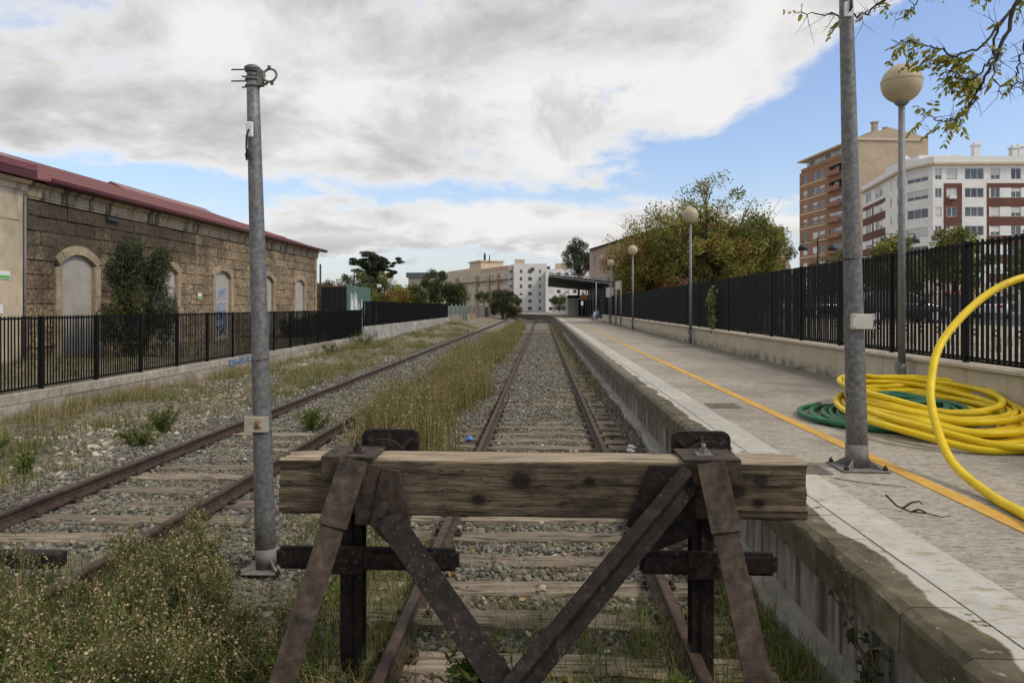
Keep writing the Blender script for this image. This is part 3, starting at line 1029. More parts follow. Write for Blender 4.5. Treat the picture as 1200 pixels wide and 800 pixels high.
for side, top, mid, post_x, bar, strap in ((-1, (-1.06, 4.055, 1.10), (-1.28, 3.55, .13), -1.11, (-1.52, -.47), (-1.252, -.943)), (1, (.935, 4.055, 1.10), (1.045, 3.50, .13), .917, (.55, 1.31), (.785, 1.105))):
    T, Mv = Vector(top), Vector(mid)
    d = (Mv - T)
    foot = T + d * 1.42
    m = MB(); rail_bar(m, T + d * .015, foot, (0, 1, .25), 1.06)
    m.build('leg', BI, bs, bevel=.003)
    # doubled plate on the upper third of the leg, folded over the beam's top edge
    dn = d.normalized()
    nrm = Vector((0, -1, 0)) - dn * Vector((0, -1, 0)).dot(dn)
    nrm.normalize()
    sx = dn.cross(nrm)
    a, c_ = T - dn * .005, T + d * .335
    m = MB()
    pts = [a + sx * .080, a - sx * .080, c_ - sx * .080, c_ + sx * .080]
    m.prism([q + nrm * .001 for q in pts], nrm * .013)
    m.build('leg_plate', BI, bs, bevel=.003)
    m = MB(); m.box(strap[0], strap[1], 4.066, 4.375, 1.106, 1.122)
    if side < 0: m.box(strap[0], strap[0] + .16, 4.066, 4.082, .985, 1.1055)
    else: m.box(strap[1] - .15, strap[1], 4.066, 4.082, .985, 1.1055)
    pl = m.build('strap', BI, bs, bevel=.003)
    m = MB(); xx = -1.075 if side < 0 else .925
    m.box(xx - .045, xx + .045, 4.15, 4.24, 1.122, 1.130); m.tube([(xx, 4.195, 1.13), (xx, 4.195, 1.156)], .026, 6, smooth=False); m.tube([(xx, 4.195, 1.15), (xx, 4.195, 1.185)], .013, 8)
    m.build('nut', MATS['dull_zinc'] if side > 0 else BO, pl)
    # upright
    m = MB()
    x = post_x
    m.box(x - .062, x + .062, 4.17, 4.184, -.4, .770); m.box(x - .062, x + .062, 4.286, 4.30, -.4, .770); m.box(x - .03, x - .012, 4.184, 4.286, -.4, .770); m.box(x + .012, x + .03, 4.184, 4.286, -.4, .770)
    m.box(x - .012, x + .012, 4.156, 4.170, -.4, .770)
    m.build('upright', OI, bs, bevel=.002)
    m = MB()
    m.box(bar[0], bar[1], 4.075, 4.150, .47, .595)
    cr = m.build('cross_bar', OI, bs, bevel=.022, seg=2)
    m = MB(); m.box(x - .10, x + .10, 4.060, 4.0745, .455, .61)
    m.build('clamp_plate', OI, bs, bevel=.004)
    m = MB()
    for bx in (-.06, .06): bolt(m, (x + bx, 4.060, .53), (0, -1, 0), .014, .012)
    m.build('bolt', BO, bs)
    # buffer: base flange, barrel, ribbed pad
    X = -.968 if side < 0 else 1.0
    m = MB(); m.tube([(X, 4.372, 1.0), (X, 4.40, 1.0)], .165, 24); m.tube([(X, 4.40, 1.0), (X, 4.46, 1.0), (X, 4.60, 1.0)], [.135, .11, .085], 20)
    bf = m.build('buffer', OI, bs)
    w, h, rr = .182, .19, .05
    pts = []
    for (cx, cz, a0) in ((w - rr, h - rr, 0), (-w + rr, h - rr, 90), (-w + rr, -h + rr, 180), (w - rr, -h + rr, 270)):
        for q in range(5):
            an = R(a0 + q * 22.5)
            pts.append((X + cx + rr * math.cos(an), 4.60, .995 + cz + rr * math.sin(an)))
    m = MB(); m.prism(pts, (0, .035, 0))
    for an in (45, 135, 225, 315, 90, 270):
        dx, dz = math.cos(R(an)), math.sin(R(an))
        px_, pz_ = -dz * .012, dx * .012
        e = .20 if an % 90 else .165
        m.prism([(X + dx * .06 + px_, 4.53, .995 + dz * .06 + pz_), (X + dx * .06 - px_, 4.53, .995 + dz * .06 - pz_), (X + dx * .06 - px_, 4.601, .995 + dz * .06 - pz_), (X + dx * .06 + px_, 4.601, .995 + dz * .06 + pz_)][::-1], (dx * (e - .06), .05, dz * (e - .06)))
    m.build('buffer_pad', OI, bf)
    m = MB()
    for an in (60, 120):
        m.tube([(X + .125 * math.cos(R(an)), 4.40, 1.0 + .125 * math.sin(R(an))), (X + .125 * math.cos(R(an)), 4.43, 1.0 + .125 * math.sin(R(an)))], .022, 6, smooth=False)
    m.build('bolt', BO, bf)

# gusset plates and the two long braces that meet low in the middle
m = MB(); m.prism([(-1.062, 4.088, 1.071), (-.912, 4.088, 1.071), (-.912, 4.088, .732), (-1.062, 4.088, .732)], (0, -.016, 0)); m.build('gusset_plate', BI, bs, bevel=.003)
m = MB(); m.prism([(-.904, 4.088, 1.062), (-.804, 4.088, 1.045), (-.740, 4.088, .737), (-.872, 4.088, .636), (-.975, 4.088, .737)], (0, -.028, 0)); gp = m.build('gusset_plate', BI, bs, bevel=.003)
m = MB()
for bx, bz in ((-.894, .902), (-.841, .824), (-.788, .747)): bolt(m, (bx, 4.06, bz), (0, -1, 0), .021, .02)
m.build('bolt', BO, gp)
m = MB()
for bx, bz in ((-.914, .771), (-.858, .694)): m.tube([(bx, 4.0605, bz), (bx, 4.0585, bz)], .014, 8)
m.build('bolt_hole', MATS['black_rubber'], gp)
m = MB(); m.prism([(.60, 4.088, 1.085), (.835, 4.088, 1.085), (.865, 4.088, .70), (.78, 4.088, .665), (.62, 4.088, .60), (.47, 4.088, .75)], (0, -.016, 0)); gp = m.build('gusset_plate', OI, bs, bevel=.003)
m = MB()
for bx, bz in ((.70, .86), (.635, .775), (.745, .95)): bolt(m, (bx, 4.072, bz), (0, -1, 0), .026, .03)
m.build('bolt', BO, gp)
m = MB(); rail_bar(m, (-.872, 4.030, .80), (.02, 3.44, -.12), (-.12, .9, -.42), 1.16); m.build('brace', OI, bs, bevel=.003)
m = MB(); rail_bar(m, (.83, 4.10, .985), (-.33, 3.44, -.12), (-.35, -.75, .55), 1.05); m.build('brace', OI, bs, bevel=.004)

# ------------------------------------------------------------------ galvanised poles
def pole_base(root, x, y, z, w=.2):
    m = MB(); m.prism([(x - w, y - w, z), (x + w, y - w, z), (x + w, y + w, z), (x - w, y + w, z)], (0, 0, .014))
    bp = m.build('base_plate', MATS['dull_zinc'], root, bevel=.004)
    for a in (45, 135, 225, 315):
        m = MB()
        dx, dy = math.cos(R(a)), math.sin(R(a))
        nx_, ny_ = -dy * .006, dx * .006
        m.prism([(x + dx * .07 + nx_, y + dy * .07 + ny_, z + .014), (x + dx * .20 + nx_, y + dy * .20 + ny_, z + .014), (x + dx * .20 + nx_, y + dy * .20 + ny_, z + .022), (x + dx * .07 + nx_, y + dy * .07 + ny_, z + .10)], (-2 * nx_, -2 * ny_, 0))
        m.build('stiffener', MATS['dull_zinc'], bp)
    for a in (0, 90, 180, 270):
        m = MB(); dx, dy = math.cos(R(a + 45)) * .2, math.sin(R(a + 45)) * .2
        dx, dy = dx * 1.15, dy * 1.15
        m.tube([(x + dx, y + dy, z + .014), (x + dx, y + dy, z + .038)], .020, 6, smooth=False); m.tube([(x + dx, y + dy, z + .03), (x + dx, y + dy, z + .055)], .010, 6)
        m.build('nut', MATS['bolt_iron'], bp)


def shaft(root, p0, p1, r0, r1, name='shaft'):
    m = MB(); n = 10
    p0, p1 = Vector(p0), Vector(p1)
    m.tube([p0.lerp(p1, i / n) for i in range(n + 1)], [lerp(r0, r1, i / n) for i in range(n + 1)], 24)
    return m.build(name, MATS['galvanised'], root)


GA = MATS['galvanised']
rp = thing('metal_pole', 'tall galvanised pole bolted to the platform beside the yellow line', 'pole', (2.74, 6.42, PZ))
shaft(rp, (2.74, 6.42, PZ + .012), (2.635, 6.42, 4.95), .090, .054)
pole_base(rp, 2.74, 6.42, PZ)
m = MB(); m.tube([(2.735, 6.42, PZ + .02), (2.733, 6.42, PZ + .21)], [.0945, .093], 24); m.build('sleeve', MATS['dull_zinc'], rp)
m = MB(); m.box(2.648, 2.838, 6.300, 6.352, 1.775, 1.905); jb = m.build('junction_box', MATS['grey_plate'], rp, bevel=.006)
m = MB()
for bx in (2.665, 2.82):
    for bz in (1.79, 1.89): m.tube([(bx, 6.300, bz), (bx, 6.296, bz)], .005, 6)
m.tube([(2.83, 6.30, 1.86), (2.83, 6.298, 1.80)], .006, 5)
m.build('screws', MATS['bolt_iron'], jb)
m = MB(); m.tube([(2.686 + .0766 * math.cos(a), 6.42 + .0766 * math.sin(a), 2.385 + .004 * math.sin(a)) for a in np.linspace(0, 6.283, 20)[:-1]], .006, 5, closed=True); m.build('wire_band', MATS['rail_rust'], rp)
m = MB(); m.box(2.600, 2.668, 6.340, 6.366, 4.46, 4.585); wp = m.build('label_plate', MATS['white_plate'], rp, bevel=.004)
m = MB(); m.tube([(2.645, 6.335, 4.58), (2.65, 6.33, 4.54), (2.64, 6.335, 4.50), (2.655, 6.335, 4.53), (2.65, 6.335, 4.60)], .010, 6); m.build('cable_end', MATS['black_rubber'], wp)

lp = thing('metal_pole', 'galvanised pole with ring clamp on top standing in weeds beside the buffer stop', 'pole', (-2.29, 5.94, -.2))
shaft(lp, (-2.29, 5.94, -.19), (-2.403, 5.94, 3.86), .086, .051)
pole_base(lp, -2.29, 5.94, -.205, .17)
m = MB(); m.tube([(-2.291, 5.94, -.18), (-2.293, 5.94, -.03)], [.0895, .089], 24); m.build('sleeve', MATS['dull_zinc'], lp)
m = MB(); m.tube([(-2.403, 5.94, 3.86), (-2.405, 5.94, 3.93)], .047, 20); m.tube([(-2.405, 5.94, 3.93), (-2.405, 5.94, 3.955), (-2.405, 5.94, 3.97)], [.066, .066, .045], 20); m.build('cap', GA, lp)
m = MB()
for z in (3.925, 3.855, 3.80):
    m.tube([(-2.403 + .054 * math.cos(a), 5.94 + .054 * math.sin(a), z) for a in np.linspace(0, 6.283, 18)[:-1]], .010, 6, closed=True)
m.box(-2.36, -2.315, 5.91, 5.97, 3.80, 3.93); m.tube([(-2.335, 5.94, 3.84), (-2.29, 5.93, 3.81), (-2.275, 5.93, 3.83)], .012, 6)
cl = m.build('bracket', MATS['dull_zinc'], lp)
m = MB(); m.tube([(-2.255 + .056 * math.cos(a), 5.93 + .012 * math.sin(a), 3.885 + .056 * math.sin(a)) for a in np.linspace(0, 6.283, 24)[:-1]], .0105, 6, closed=True)
for a in (95, 200, -75): m.box(-2.255 + .068 * math.cos(R(a)) - .012, -2.255 + .068 * math.cos(R(a)) + .012, 5.92, 5.94, 3.885 + .068 * math.sin(R(a)) - .012, 3.885 + .068 * math.sin(R(a)) + .012)
m.tube([(-2.32, 5.935, 3.885), (-2.30, 5.93, 3.885)], .02, 8)
m.build('ring_clamp', MATS['dull_zinc'], lp)
for z, l, dy in ((3.93, .16, -.03), (3.895, .10, .04), (3.835, .16, -.03), (3.805, .10, .04)):
    m = MB(); m.tube([(-2.41, 5.94 + dy, z), (-2.41 - l, 5.94 + dy, z)], .006, 6); m.build('threaded_rod', MATS['bolt_iron'], lp)
m = MB(); m.box(-2.434, -2.374, 5.868, 5.890, 3.36, 3.49); hp = m.build('hatch_plate', MATS['white_plate'], lp, bevel=.01)
m = MB(); m.tube([(-2.405, 5.865, 3.425), (-2.42, 5.855, 3.37), (-2.425, 5.86, 3.28), (-2.415, 5.855, 3.20), (-2.405, 5.86, 3.18), (-2.40, 5.86, 3.22), (-2.41, 5.86, 3.26), (-2.428, 5.86, 3.22), (-2.42, 5.86, 3.17)], .008, 6); m.build('cable_end', MATS['black_rubber'], hp)
m = MB(); m.box(-2.435, -2.235, 5.84, 5.852, .94, 1.07); rpz = m.build('rusty_plate', MATS['rusty_plate'], lp, bevel=.003)
m = MB()
mat('rust_paint', [(.3, (.16, .06, .02)), (.7, (.28, .12, .04))], 20, 5, .8, .1, .002)
for pts in ([(-2.33, 1.045), (-2.33, .965)], [(-2.30, 1.04), (-2.325, 1.005), (-2.30, .97)], [(-2.345, 1.03), (-2.345, .97)]):
    m.tube([(a, 5.839, b) for a, b in pts], .006, 4)
m.build('rust_mark', MATS['rust_paint'], rpz)
for z in (1.53, .93, .02):
    x = -2.29 - .113 * (z + .19) / 4.05; r = .0865 - .035 * (z + .19) / 4.05
    m = MB(); m.tube([(x + r * math.cos(a), 5.94 + r * math.sin(a), z + .006 * math.sin(a + 1)) for a in np.linspace(0, 6.283, 20)[:-1]], .005, 5, closed=True); m.build('wire_band', MATS['rail_rust'], lp)

# ------------------------------------------------------------------ globe lamps on the platform
def globe_lamp(x, y):
    r = thing('globe_lamp', 'x', 'street lamp', (x, y, PZ), 'globe lamps along the platform')
    m = MB(); m.tube([(x, y, PZ - .01), (x, y, PZ + .5), (x, y, PZ + .51)], [.066, .066, .055], 16); m.build('pole_base', MATS['pole_grey'], r)
    m = MB(); m.tube([(x, y, PZ + .51), (x, y, PZ + 4.55)], [.055, .048], 16); m.build('pole', MATS['pole_grey'], r)
    m = MB(); m.tube([(x, y, PZ + 4.54), (x, y, PZ + 4.57), (x, y, PZ + 4.62)], [.07, .10, .12], 18); m.build('collar', MATS['pole_grey'], r)
    m = MB(); m.sphere((x, y, PZ + 4.88), .30, 28, 18)
    gl = m.build('globe', MATS['globe_glass'], r)
    m = MB(); m.tube([(x + .3005 * math.cos(a), y + .3005 * math.sin(a), PZ + 4.91) for a in np.linspace(0, 6.283, 32)[:-1]], .006, 5, closed=True); m.build('seam', MATS['globe_glass'], gl)
    m = MB(); m.box(x - .105, x - .05, y - .07, y + .01, PZ + .36, PZ + .54); m.build('switch_box', MATS['pole_grey'], r, bevel=.004)
    return r


L0 = globe_lamp(5.62, 11.58)
L0['label'] = 'nearest globe lamp, standing behind the coiled yellow pipe'
for (x, y, l) in ((5.66, 27.9, 'second globe lamp along the platform, in front of the big autumn tree'), (5.60, 45.0, 'third globe lamp, just this side of the two-post sign'), (5.55, 58.6, 'farthest globe lamp, beyond the two-post sign')):
    c = copy_tree(L0); c.location = (x, y, PZ); c['label'] = l

# ------------------------------------------------------------------ pipe coils
def coil(name, label, cx, cy, ax, ay, tilt, layers, rad, matname, seed, tail=None, yk=1.15):
    rr = random.Random(seed)
    root = thing(name, label, 'pipe coil', (cx, cy, PZ))
    for li, (n, dz, sx, sy, ox, oy) in enumerate(layers):
        for k in range(n):
            pts = []
            f = 1 - k * (rad * 2.06) / ax
            ph = rr.uniform(0, 6.28)
            am, am2 = rr.uniform(.01, .035), rr.uniform(.0, .03)
            jx, jy = rr.uniform(-.025, .025), rr.uniform(-.03, .03)
            for a in np.linspace(0, 2 * math.pi, 72)[:-1]:
                w = 1 + am * math.sin(2 * a + ph) + am2 * math.sin(3 * a + ph * 2)
                ex = ax * sx * w - k * rad * 2.06
                ey = ay * sy * w - k * rad * 2.06 * yk
                x = cx + ox + jx + ex * math.cos(a) + .19 * ey * math.sin(a)
                y = cy + oy + jy + ey * math.sin(a)
                z = PZ + rad + dz + tilt(a, li, k) + .02 * math.sin(a * 2 + ph)
                pts.append((x, y, max(z, PZ + rad)))
            m = MB(); m.tube(pts, rad, 10, closed=True)
            m.build('pipe_turn', MATS[matname], root)
    for pts in (tail or []):
        m = MB(); m.tube(pts, rad, 12); m.build('pipe_end', MATS[matname], root)
    return root


def bez(P, n=40):
    """Catmull-Rom through P"""
    P = [Vector(p) for p in P]
    Q = [P[0] * 2 - P[1]] + P + [P[-1] * 2 - P[-2]]
    out = []
    for i in range(1, len(Q) - 2):
        for k in range(n // (len(P) - 1) + 1):
            t = k / (n // (len(P) - 1) + 1)
            p0, p1, p2, p3 = Q[i - 1], Q[i], Q[i + 1], Q[i + 2]
            out.append(.5 * ((2 * p1) + (p2 - p0) * t + (2 * p0 - 5 * p1 + 4 * p2 - p3) * t * t + (3 * p1 - p0 - 3 * p2 + p3) * t ** 3))
    return out + [P[-1]]


CY = 9.15
arc = bez([(4.9, 1.7, .606), (4.0, 2.4, .606), (3.3, 3.5, .606), (3.10, 4.45, .606), (3.168, 4.90, .606), (3.234, 5.378, .612), (3.301, 5.991, .724), (3.407, 6.446, .999), (3.511, 6.70, 1.269), (3.749, 6.96, 1.642), (4.238, 7.18, 2.044), (4.715, 7.30, 2.254), (5.15, 7.42, 2.24), (5.48, 7.58, 2.0), (5.66, 7.7, 1.6), (5.66, 7.75, 1.15), (5.5, 7.72, .72)], 120)
coil('yellow_pipe_coil', 'loose coil of thick yellow plastic pipe with one end arching high in the air', 4.80, CY, 1.0, 1.85, lambda a, li, k: .03 * (1 + math.sin(a)) * .5 * (1 + li * .8) + .075 * sstep(.1, .8, -math.cos(a)),
     [(6, 0.0, 1.0, 1.0, .02, .02), (4, .072, .975, .97, .03, .12), (3, .142, .95, .92, .05, .30), (2, .21, .92, .84, .07, .46), (1, 0.0, 1.1, 1.02, -.10, -.22), (1, .03, 1.04, 1.04, .06, -.16)], .035, 'yellow_pipe', 3, tail=[arc])
coil('green_pipe_coil', 'flat coil of green hose lying inside and under the yellow pipe coil', 4.62, 9.25, .58, 1.12, lambda a, li, k: 0.0,
     [(6, 0.0, 1.0, 1.0, 0, .0), (5, .07, .97, .97, .02, .06), (4, .135, .92, .92, .02, .14), (5, 0.0, 1.15, .95, -.52, -.05)], .034, 'green_pipe', 5,
     tail=[bez([(4.5, 8.9, .606), (4.1, 8.5, .606), (3.72, 8.3, .606), (3.42, 8.55, .615), (3.27, 9.1, .615), (3.42, 9.75, .615), (3.8, 10.1, .63)], 40),
           bez([(4.2, 9.0, .75), (4.45, 8.95, .80), (4.85, 9.1, .80), (4.95, 9.4, .78), (4.75, 9.6, .74), (4.5, 9.5, .70)], 40)])

# ------------------------------------------------------------------ walls and fences
cw = thing('platform_wall', 'long low cream rendered wall along the back of the platform', 'wall', (WX, -3, PZ))
m = MB(); m.box(WX, WX + .25, -3, 70, PZ - .4, 1.135); m.build('wall_body', MATS['cream_render'], cw)
m = MB()
pr = [(WX - .06, 1.135), (WX + .31, 1.135), (WX + .31, 1.175), (WX + .28, 1.192), (WX - .03, 1.192), (WX - .06, 1.175)]
m.prism([(u, -3.02, w) for u, w in pr], (0, 73.05, 0)); m.build('wall_cap', MATS['cream_render'], cw)


def fence(name, label, x, y0, y1, zb, zt, sp, bw, post0, post_sp, matname, nind=300, collars=None, postw=.068, over=0.0):
    root = thing(name, label, 'fence', (x, y0, zb))
    mt = MATS[matname]
    bar = MB(); bar.box(-bw / 2, bw / 2, -bw / 2, bw / 2, 0, zt - zb - .035)
    bm_ = bar.mesh('bar', mt)
    far = MB()
    ys_ = np.arange(y0, y1, sp)
    vis = [y for y in ys_ if y > 3.0]
    cnt = 0
    for i, y in enumerate(ys_):
        if y > 5 and cnt < nind:
            put('bar', bm_, root, (random.uniform(-.002, .002), y - y0 + random.uniform(-.003, .003), .035 + random.uniform(-.004, .004)), (random.uniform(-.003, .003), random.uniform(-.004, .004), random.uniform(-.05, .05))); cnt += 1
        else:
            far.box(x - bw / 2, x + bw / 2, y - bw / 2, y + bw / 2, zb + .035, zt)
    if far.v: far.build('distant_bars', mt, root, kind='stuff')
    for z in (zb + .06, zt - .05):
        m = MB(); m.box(x - bw * .35, x + bw * .35, y0, y1, z - .02, z + .02); m.build('rail', mt, root)
    pm = MB(); pm.box(-postw / 2, postw / 2, -postw / 2, postw / 2, -.05, zt - zb + over); pm = pm.mesh('post', mt, bevel=.004)
    y = post0
    while y < y1:
        put('post', pm, root, (0, y - y0, 0)); y += post_sp
    if collars:
        cm = MB(); s_ = .035
        cm.tube([(0, 0, -s_ * 1.4), (0, s_, 0), (0, 0, s_ * 1.4), (0, -s_, 0)], .007, 4, closed=True)
        cm = cm.mesh('collar', mt)
        y = y0 + sp * .5
        while y < 20:
            if y > 5: put('collar', cm, root, (0, y - y0, collars - zb))
            y += sp * 4
    return root


fence('platform_fence', 'tall black bar fence on top of the cream platform wall', 5.93, -2.96, 70, 1.20, 2.87, .117, .030, 10.40 - 2.15 * 6, 2.15, 'black_paint', 300, 1.62, over=.01)
fence('yard_fence', 'black bar fence on the pale block wall before the old stone warehouse', -10.0, 6.0, 40.0, .335, 1.785, .09, .020, 10.5 - 1.8 * 2, 1.8, 'black_paint', 300)
fence('yard_fence', 'taller black bar fence stepping up beyond the warehouse end', -10.0, 40.2, 77.0, .81, 2.27, .10, .02, 40.25, 2.6, 'black_paint', 240)

bw = thing('block_wall', 'low wall of pale stone blocks carrying the black fence on the left', 'wall', (LW, 6, -.1), )
random.seed(21)
BL = {}
for course, (z0, z1, lo, hi) in enumerate(((-.18, .118, .35, .95), (.122, .325, .8, 1.7))):
    y = 6.0 - course * .4
    while y < 40.1:
        L = random.choice([lo, lerp(lo, hi, .35), lerp(lo, hi, .7), hi])
        key = (course, round(L, 2))
        if key not in BL:
            q = MB(); q.box(-.25 - (.03 if course else 0), 0, .005, L - .005, 0, z1 - z0)
            BL[key] = q.mesh('stone_block', MATS['block_stone'], bevel=.012)
        put('stone_block', BL[key], bw, ((.012 if course else 0) + random.uniform(-.008, .008), y - 6, z0 + .1))
        y += L
m = MB(); m.box(LW - .2, LW - .02, 6, 40.1, -.2, .31); m.build('mortar', MATS['concrete'], bw)
sw = thing('retaining_wall', 'rough plastered low wall under the farther black fence', 'wall', (LW, 40.2, -.1))
m = MB()
n = 40
for i in range(n + 1):
    y = 40.2 + 37 * i / n
    for (dx, z) in ((.09, -.2), (.05, .2), (.03, .5), (.0, .79), (-.02, .81), (-.25, .81), (-.25, -.2)):
        m.v.append((LW + dx + random.uniform(-.035, .035) * (dx > 0), y, z + random.uniform(-.02, .02)))
for i in range(n):
    for j in range(6):
        m.f.append((i * 7 + j, i * 7 + j + 1, (i + 1) * 7 + j + 1, (i + 1) * 7 + j)[::-1]); m.m.append(0); m.sm.append(False)
m.f.append(tuple(range(7))); m.m.append(0); m.sm.append(False)
m.build('wall_body', MATS['concrete'], sw)


def strokes(name, lines, P, ux, uz, w, off, matname, parent):
    """flat painted strokes: 2-D polylines on a wall, P the origin, ux/uz its axes"""
    P, ux, uz = Vector(P), Vector(ux), Vector(uz)
    n = ux.cross(uz).normalized()
    mb = MB()
    for k, pl in enumerate(lines):
        for (a, b) in zip(pl[:-1], pl[1:]):
            a, b = Vector((a[0], a[1])), Vector((b[0], b[1]))
            d = (b - a)
            if d.length < 1e-6: continue
            d.normalize()
            q = Vector((-d.y, d.x)) * w / 2
            a, b = a - d * w * .3, b + d * w * .3
            pts = [a + q, a - q, b - q, b + q]
            o = off + .0006 * (len(mb.f) % 7)
            mb.add([P + ux * v.x + uz * v.y + n * o for v in pts], [(0, 1, 2, 3)])
    return mb.build(name, MATS[matname], parent)


mat('blue_spray', [(.3, (.10, .17, .33)), (.7, (.17, .26, .44))], 9, 4, .8, 0)
mat('white_spray', [(.3, (.6, .62, .62)), (.7, (.72, .73, .73))], 9, 4, .8, 0)
mat('dark_spray', [(.3, (.05, .06, .09)), (.7, (.10, .12, .16))], 9, 4, .8, 0)
G = {'R': [[(0, 0), (0, 1), (.5, .9), (.5, .6), (0, .5), (.55, 0)]], 'H': [[(0, 0), (.05, 1)], [(0, .5), (.5, .55)], [(.5, 0), (.5, 1)]], 'A': [[(0, 0), (.25, 1), (.5, 0)], [(.1, .4), (.42, .4)]], 'C': [[(.5, .9), (.2, 1), (0, .6), (0, .3), (.2, 0), (.5, .1)]], 'M': [[(0, 0), (.05, 1), (.3, .4), (.5, 1), (.55, 0)]], 'S': [[(.5, .9), (.2, 1), (0, .75), (.45, .4), (.4, .05), (0, .1)]], 'O': [[(.25, 0), (0, .4), (.1, .95), (.4, .95), (.5, .5), (.25, 0)]], 'L': [[(.05, 1), (0, 0), (.45, .05)]]}


def scrawl(txt, w, h, x0=0, z0=0):
    out = []
    for i, ch in enumerate(txt):
        for pl in G[ch]:
            out.append([(x0 + w * (i + u * 1.5), z0 + h * v + .02 * i) for u, v in pl])
    return out


# faces +X: along the wall away from the camera is +Y, text reads from the track: left to right runs towards +Y
strokes('graffiti', scrawl('RHAACC', .42, .24), (LW + .028, 22.6, .03), (0, 1, 0), (0, 0, 1), .05, .002, 'blue_spray', bw)

# ------------------------------------------------------------------ stone warehouse
def stone_extra(t, co, col, n):
    x, y, z = t.sep(co)
    # soot-black weathering under the cornice, paler stone low down, lime streaks
    sn = t.noise(t.comb(t.math('MULTIPLY', y, .55), t.math('MULTIPLY', z, .5), 2.0), 1.0, 7, .62)
    soot = t.math('ADD', t.range(z, 1.6, 5.2, -.22, .30, smooth=False), t.math('MULTIPLY_ADD', sn, 1.5, -.62))
    soot = t.math('ADD', soot, t.range(y, 24, 36, .16, -.26))
    col = t.mix(t.math('MULTIPLY', t.range(soot, -.02, .46), .84), col, (.046, .034, .024, 1))
    st = t.noise(t.comb(t.math('MULTIPLY', y, 2.6), t.math('MULTIPLY', z, .16), 7.0), 1.0, 5, .55)
    return t.mix(t.math('MULTIPLY', t.range(st, .66, .71), t.range(z, 2.2, 4.2, 0, .8)), col, (.33, .26, .165, 1))


mat('warehouse_stone', [(.32, (.10, .070, .043)), (.5, (.26, .188, .112)), (.66, (.48, .37, .235))], 9.5, 10, .94, 1.0, .07, world=True, orn=.22, big=.3, bigscale=.8, extra=stone_extra)
mat('warehouse_mortar', [(.3, (.13, .105, .075)), (.7, (.22, .18, .13))], 5, 7, .95, .4, .02, world=True)
mat('dressed_stone', [(.3, (.26, .20, .125)), (.7, (.42, .34, .225))], 5, 8, .92, .35, .012, world=True, big=.3, bigscale=1.1, orn=.08)


def cornice_extra(t, co, col, n):
    x, y, z = t.sep(co)
    st = t.noise(t.comb(t.math('MULTIPLY', y, 3.4), t.math('MULTIPLY', z, .5), 3.0), 1.0, 6, .6)
    return t.mix(t.range(st, .46, .62), col, (.075, .06, .042, 1))


mat('cornice_stone', [(.3, (.25, .195, .12)), (.7, (.38, .31, .2))], 5, 8, .92, .3, .012, world=True, extra=cornice_extra)
mat('old_plaster', [(.3, (.42, .335, .225)), (.7, (.54, .445, .32))], 2.2, 8, .93, .2, .01, world=True, big=.25, bigscale=.6, extra=lambda t, co, col, n: t.mix(t.range(t.noise(t.vmath('MULTIPLY', co, (1, 2.5, .4)), 1.3, 6, .6), .56, .72, 0, .8), col, (.14, .10, .07, 1)))
mat('infill_board', [(.3, (.34, .31, .265)), (.7, (.44, .41, .36))], 2.4, 7, .9, .15, .006, world=True, big=.18, bigscale=.7)
mat('red_sheet', [(.3, (.17, .045, .045)), (.7, (.225, .066, .066))], 3, 6, .38, .05, .004, spec=.55, big=.18, bigscale=.5, world=True)
mat('red_dark', [(.3, (.060, .011, .014)), (.7, (.09, .017, .02))], 3, 6, .45, .05, .004, spec=.4, world=True)

WHX, WH0, WH1 = -15.0, 20.28, 47.7
wh = thing('stone_warehouse', 'long old stone warehouse with red metal roof and boarded arched windows', 'warehouse', (WHX, WH0, .35))
EZ = 5.6
m = MB(); m.box(WHX - 14.7, WHX - .21, WH0, WH1 - .02, .1, EZ - .1)
m.build('wall_core', MATS['warehouse_mortar'], wh)
WIN = [22.9, 28.4, 33.55, 39.1, 44.4]
ri, rise, half, zs = 1.37, .28, .83, 3.35
zc = zs + rise - ri
random.seed(33)
SB = {}
z = .30
ci = 0
nblk = 0
while z < 5.1:
    h = min(.435, 5.13 - z)
    cuts = [(w - 1.13, w + 1.13) for w in WIN if z < 3.93]
    segs, y = [], WH0 + .25
    for a, b_ in cuts:
        segs.append((y, a)); y = b_
    segs.append((y, WH1 - .45))
    for a, b_ in segs:
        L = b_ - a
        if L < .1: continue
        k = max(1, round(L / random.choice((.8, .92, 1.05))))
        w = L / k
        off = .0 if ci % 2 == 0 or k < 2 else .5
        ed = [a] + [a + (i + off) * w for i in range(0 if off else 1, k)] + [b_]
        for e0, e1 in zip(ed[:-1], ed[1:]):
            if e1 - e0 < .05: continue
            key = (round(e1 - e0, 2), round(h, 2))
            if key not in SB:
                q = MB()
                n = 4
                q.box(-.2, 0, .005, e1 - e0 - .005, .005, h - .005)
                SB[key] = q.mesh('stone_block', MATS['warehouse_stone'], bevel=.02)
            put('stone_block', SB[key], wh, (random.uniform(-.02, .035), e0 - WH0, z - .35), (random.uniform(-.006, .006), 0, random.uniform(-.012, .012))); nblk += 1
    z += .435
    ci += 1
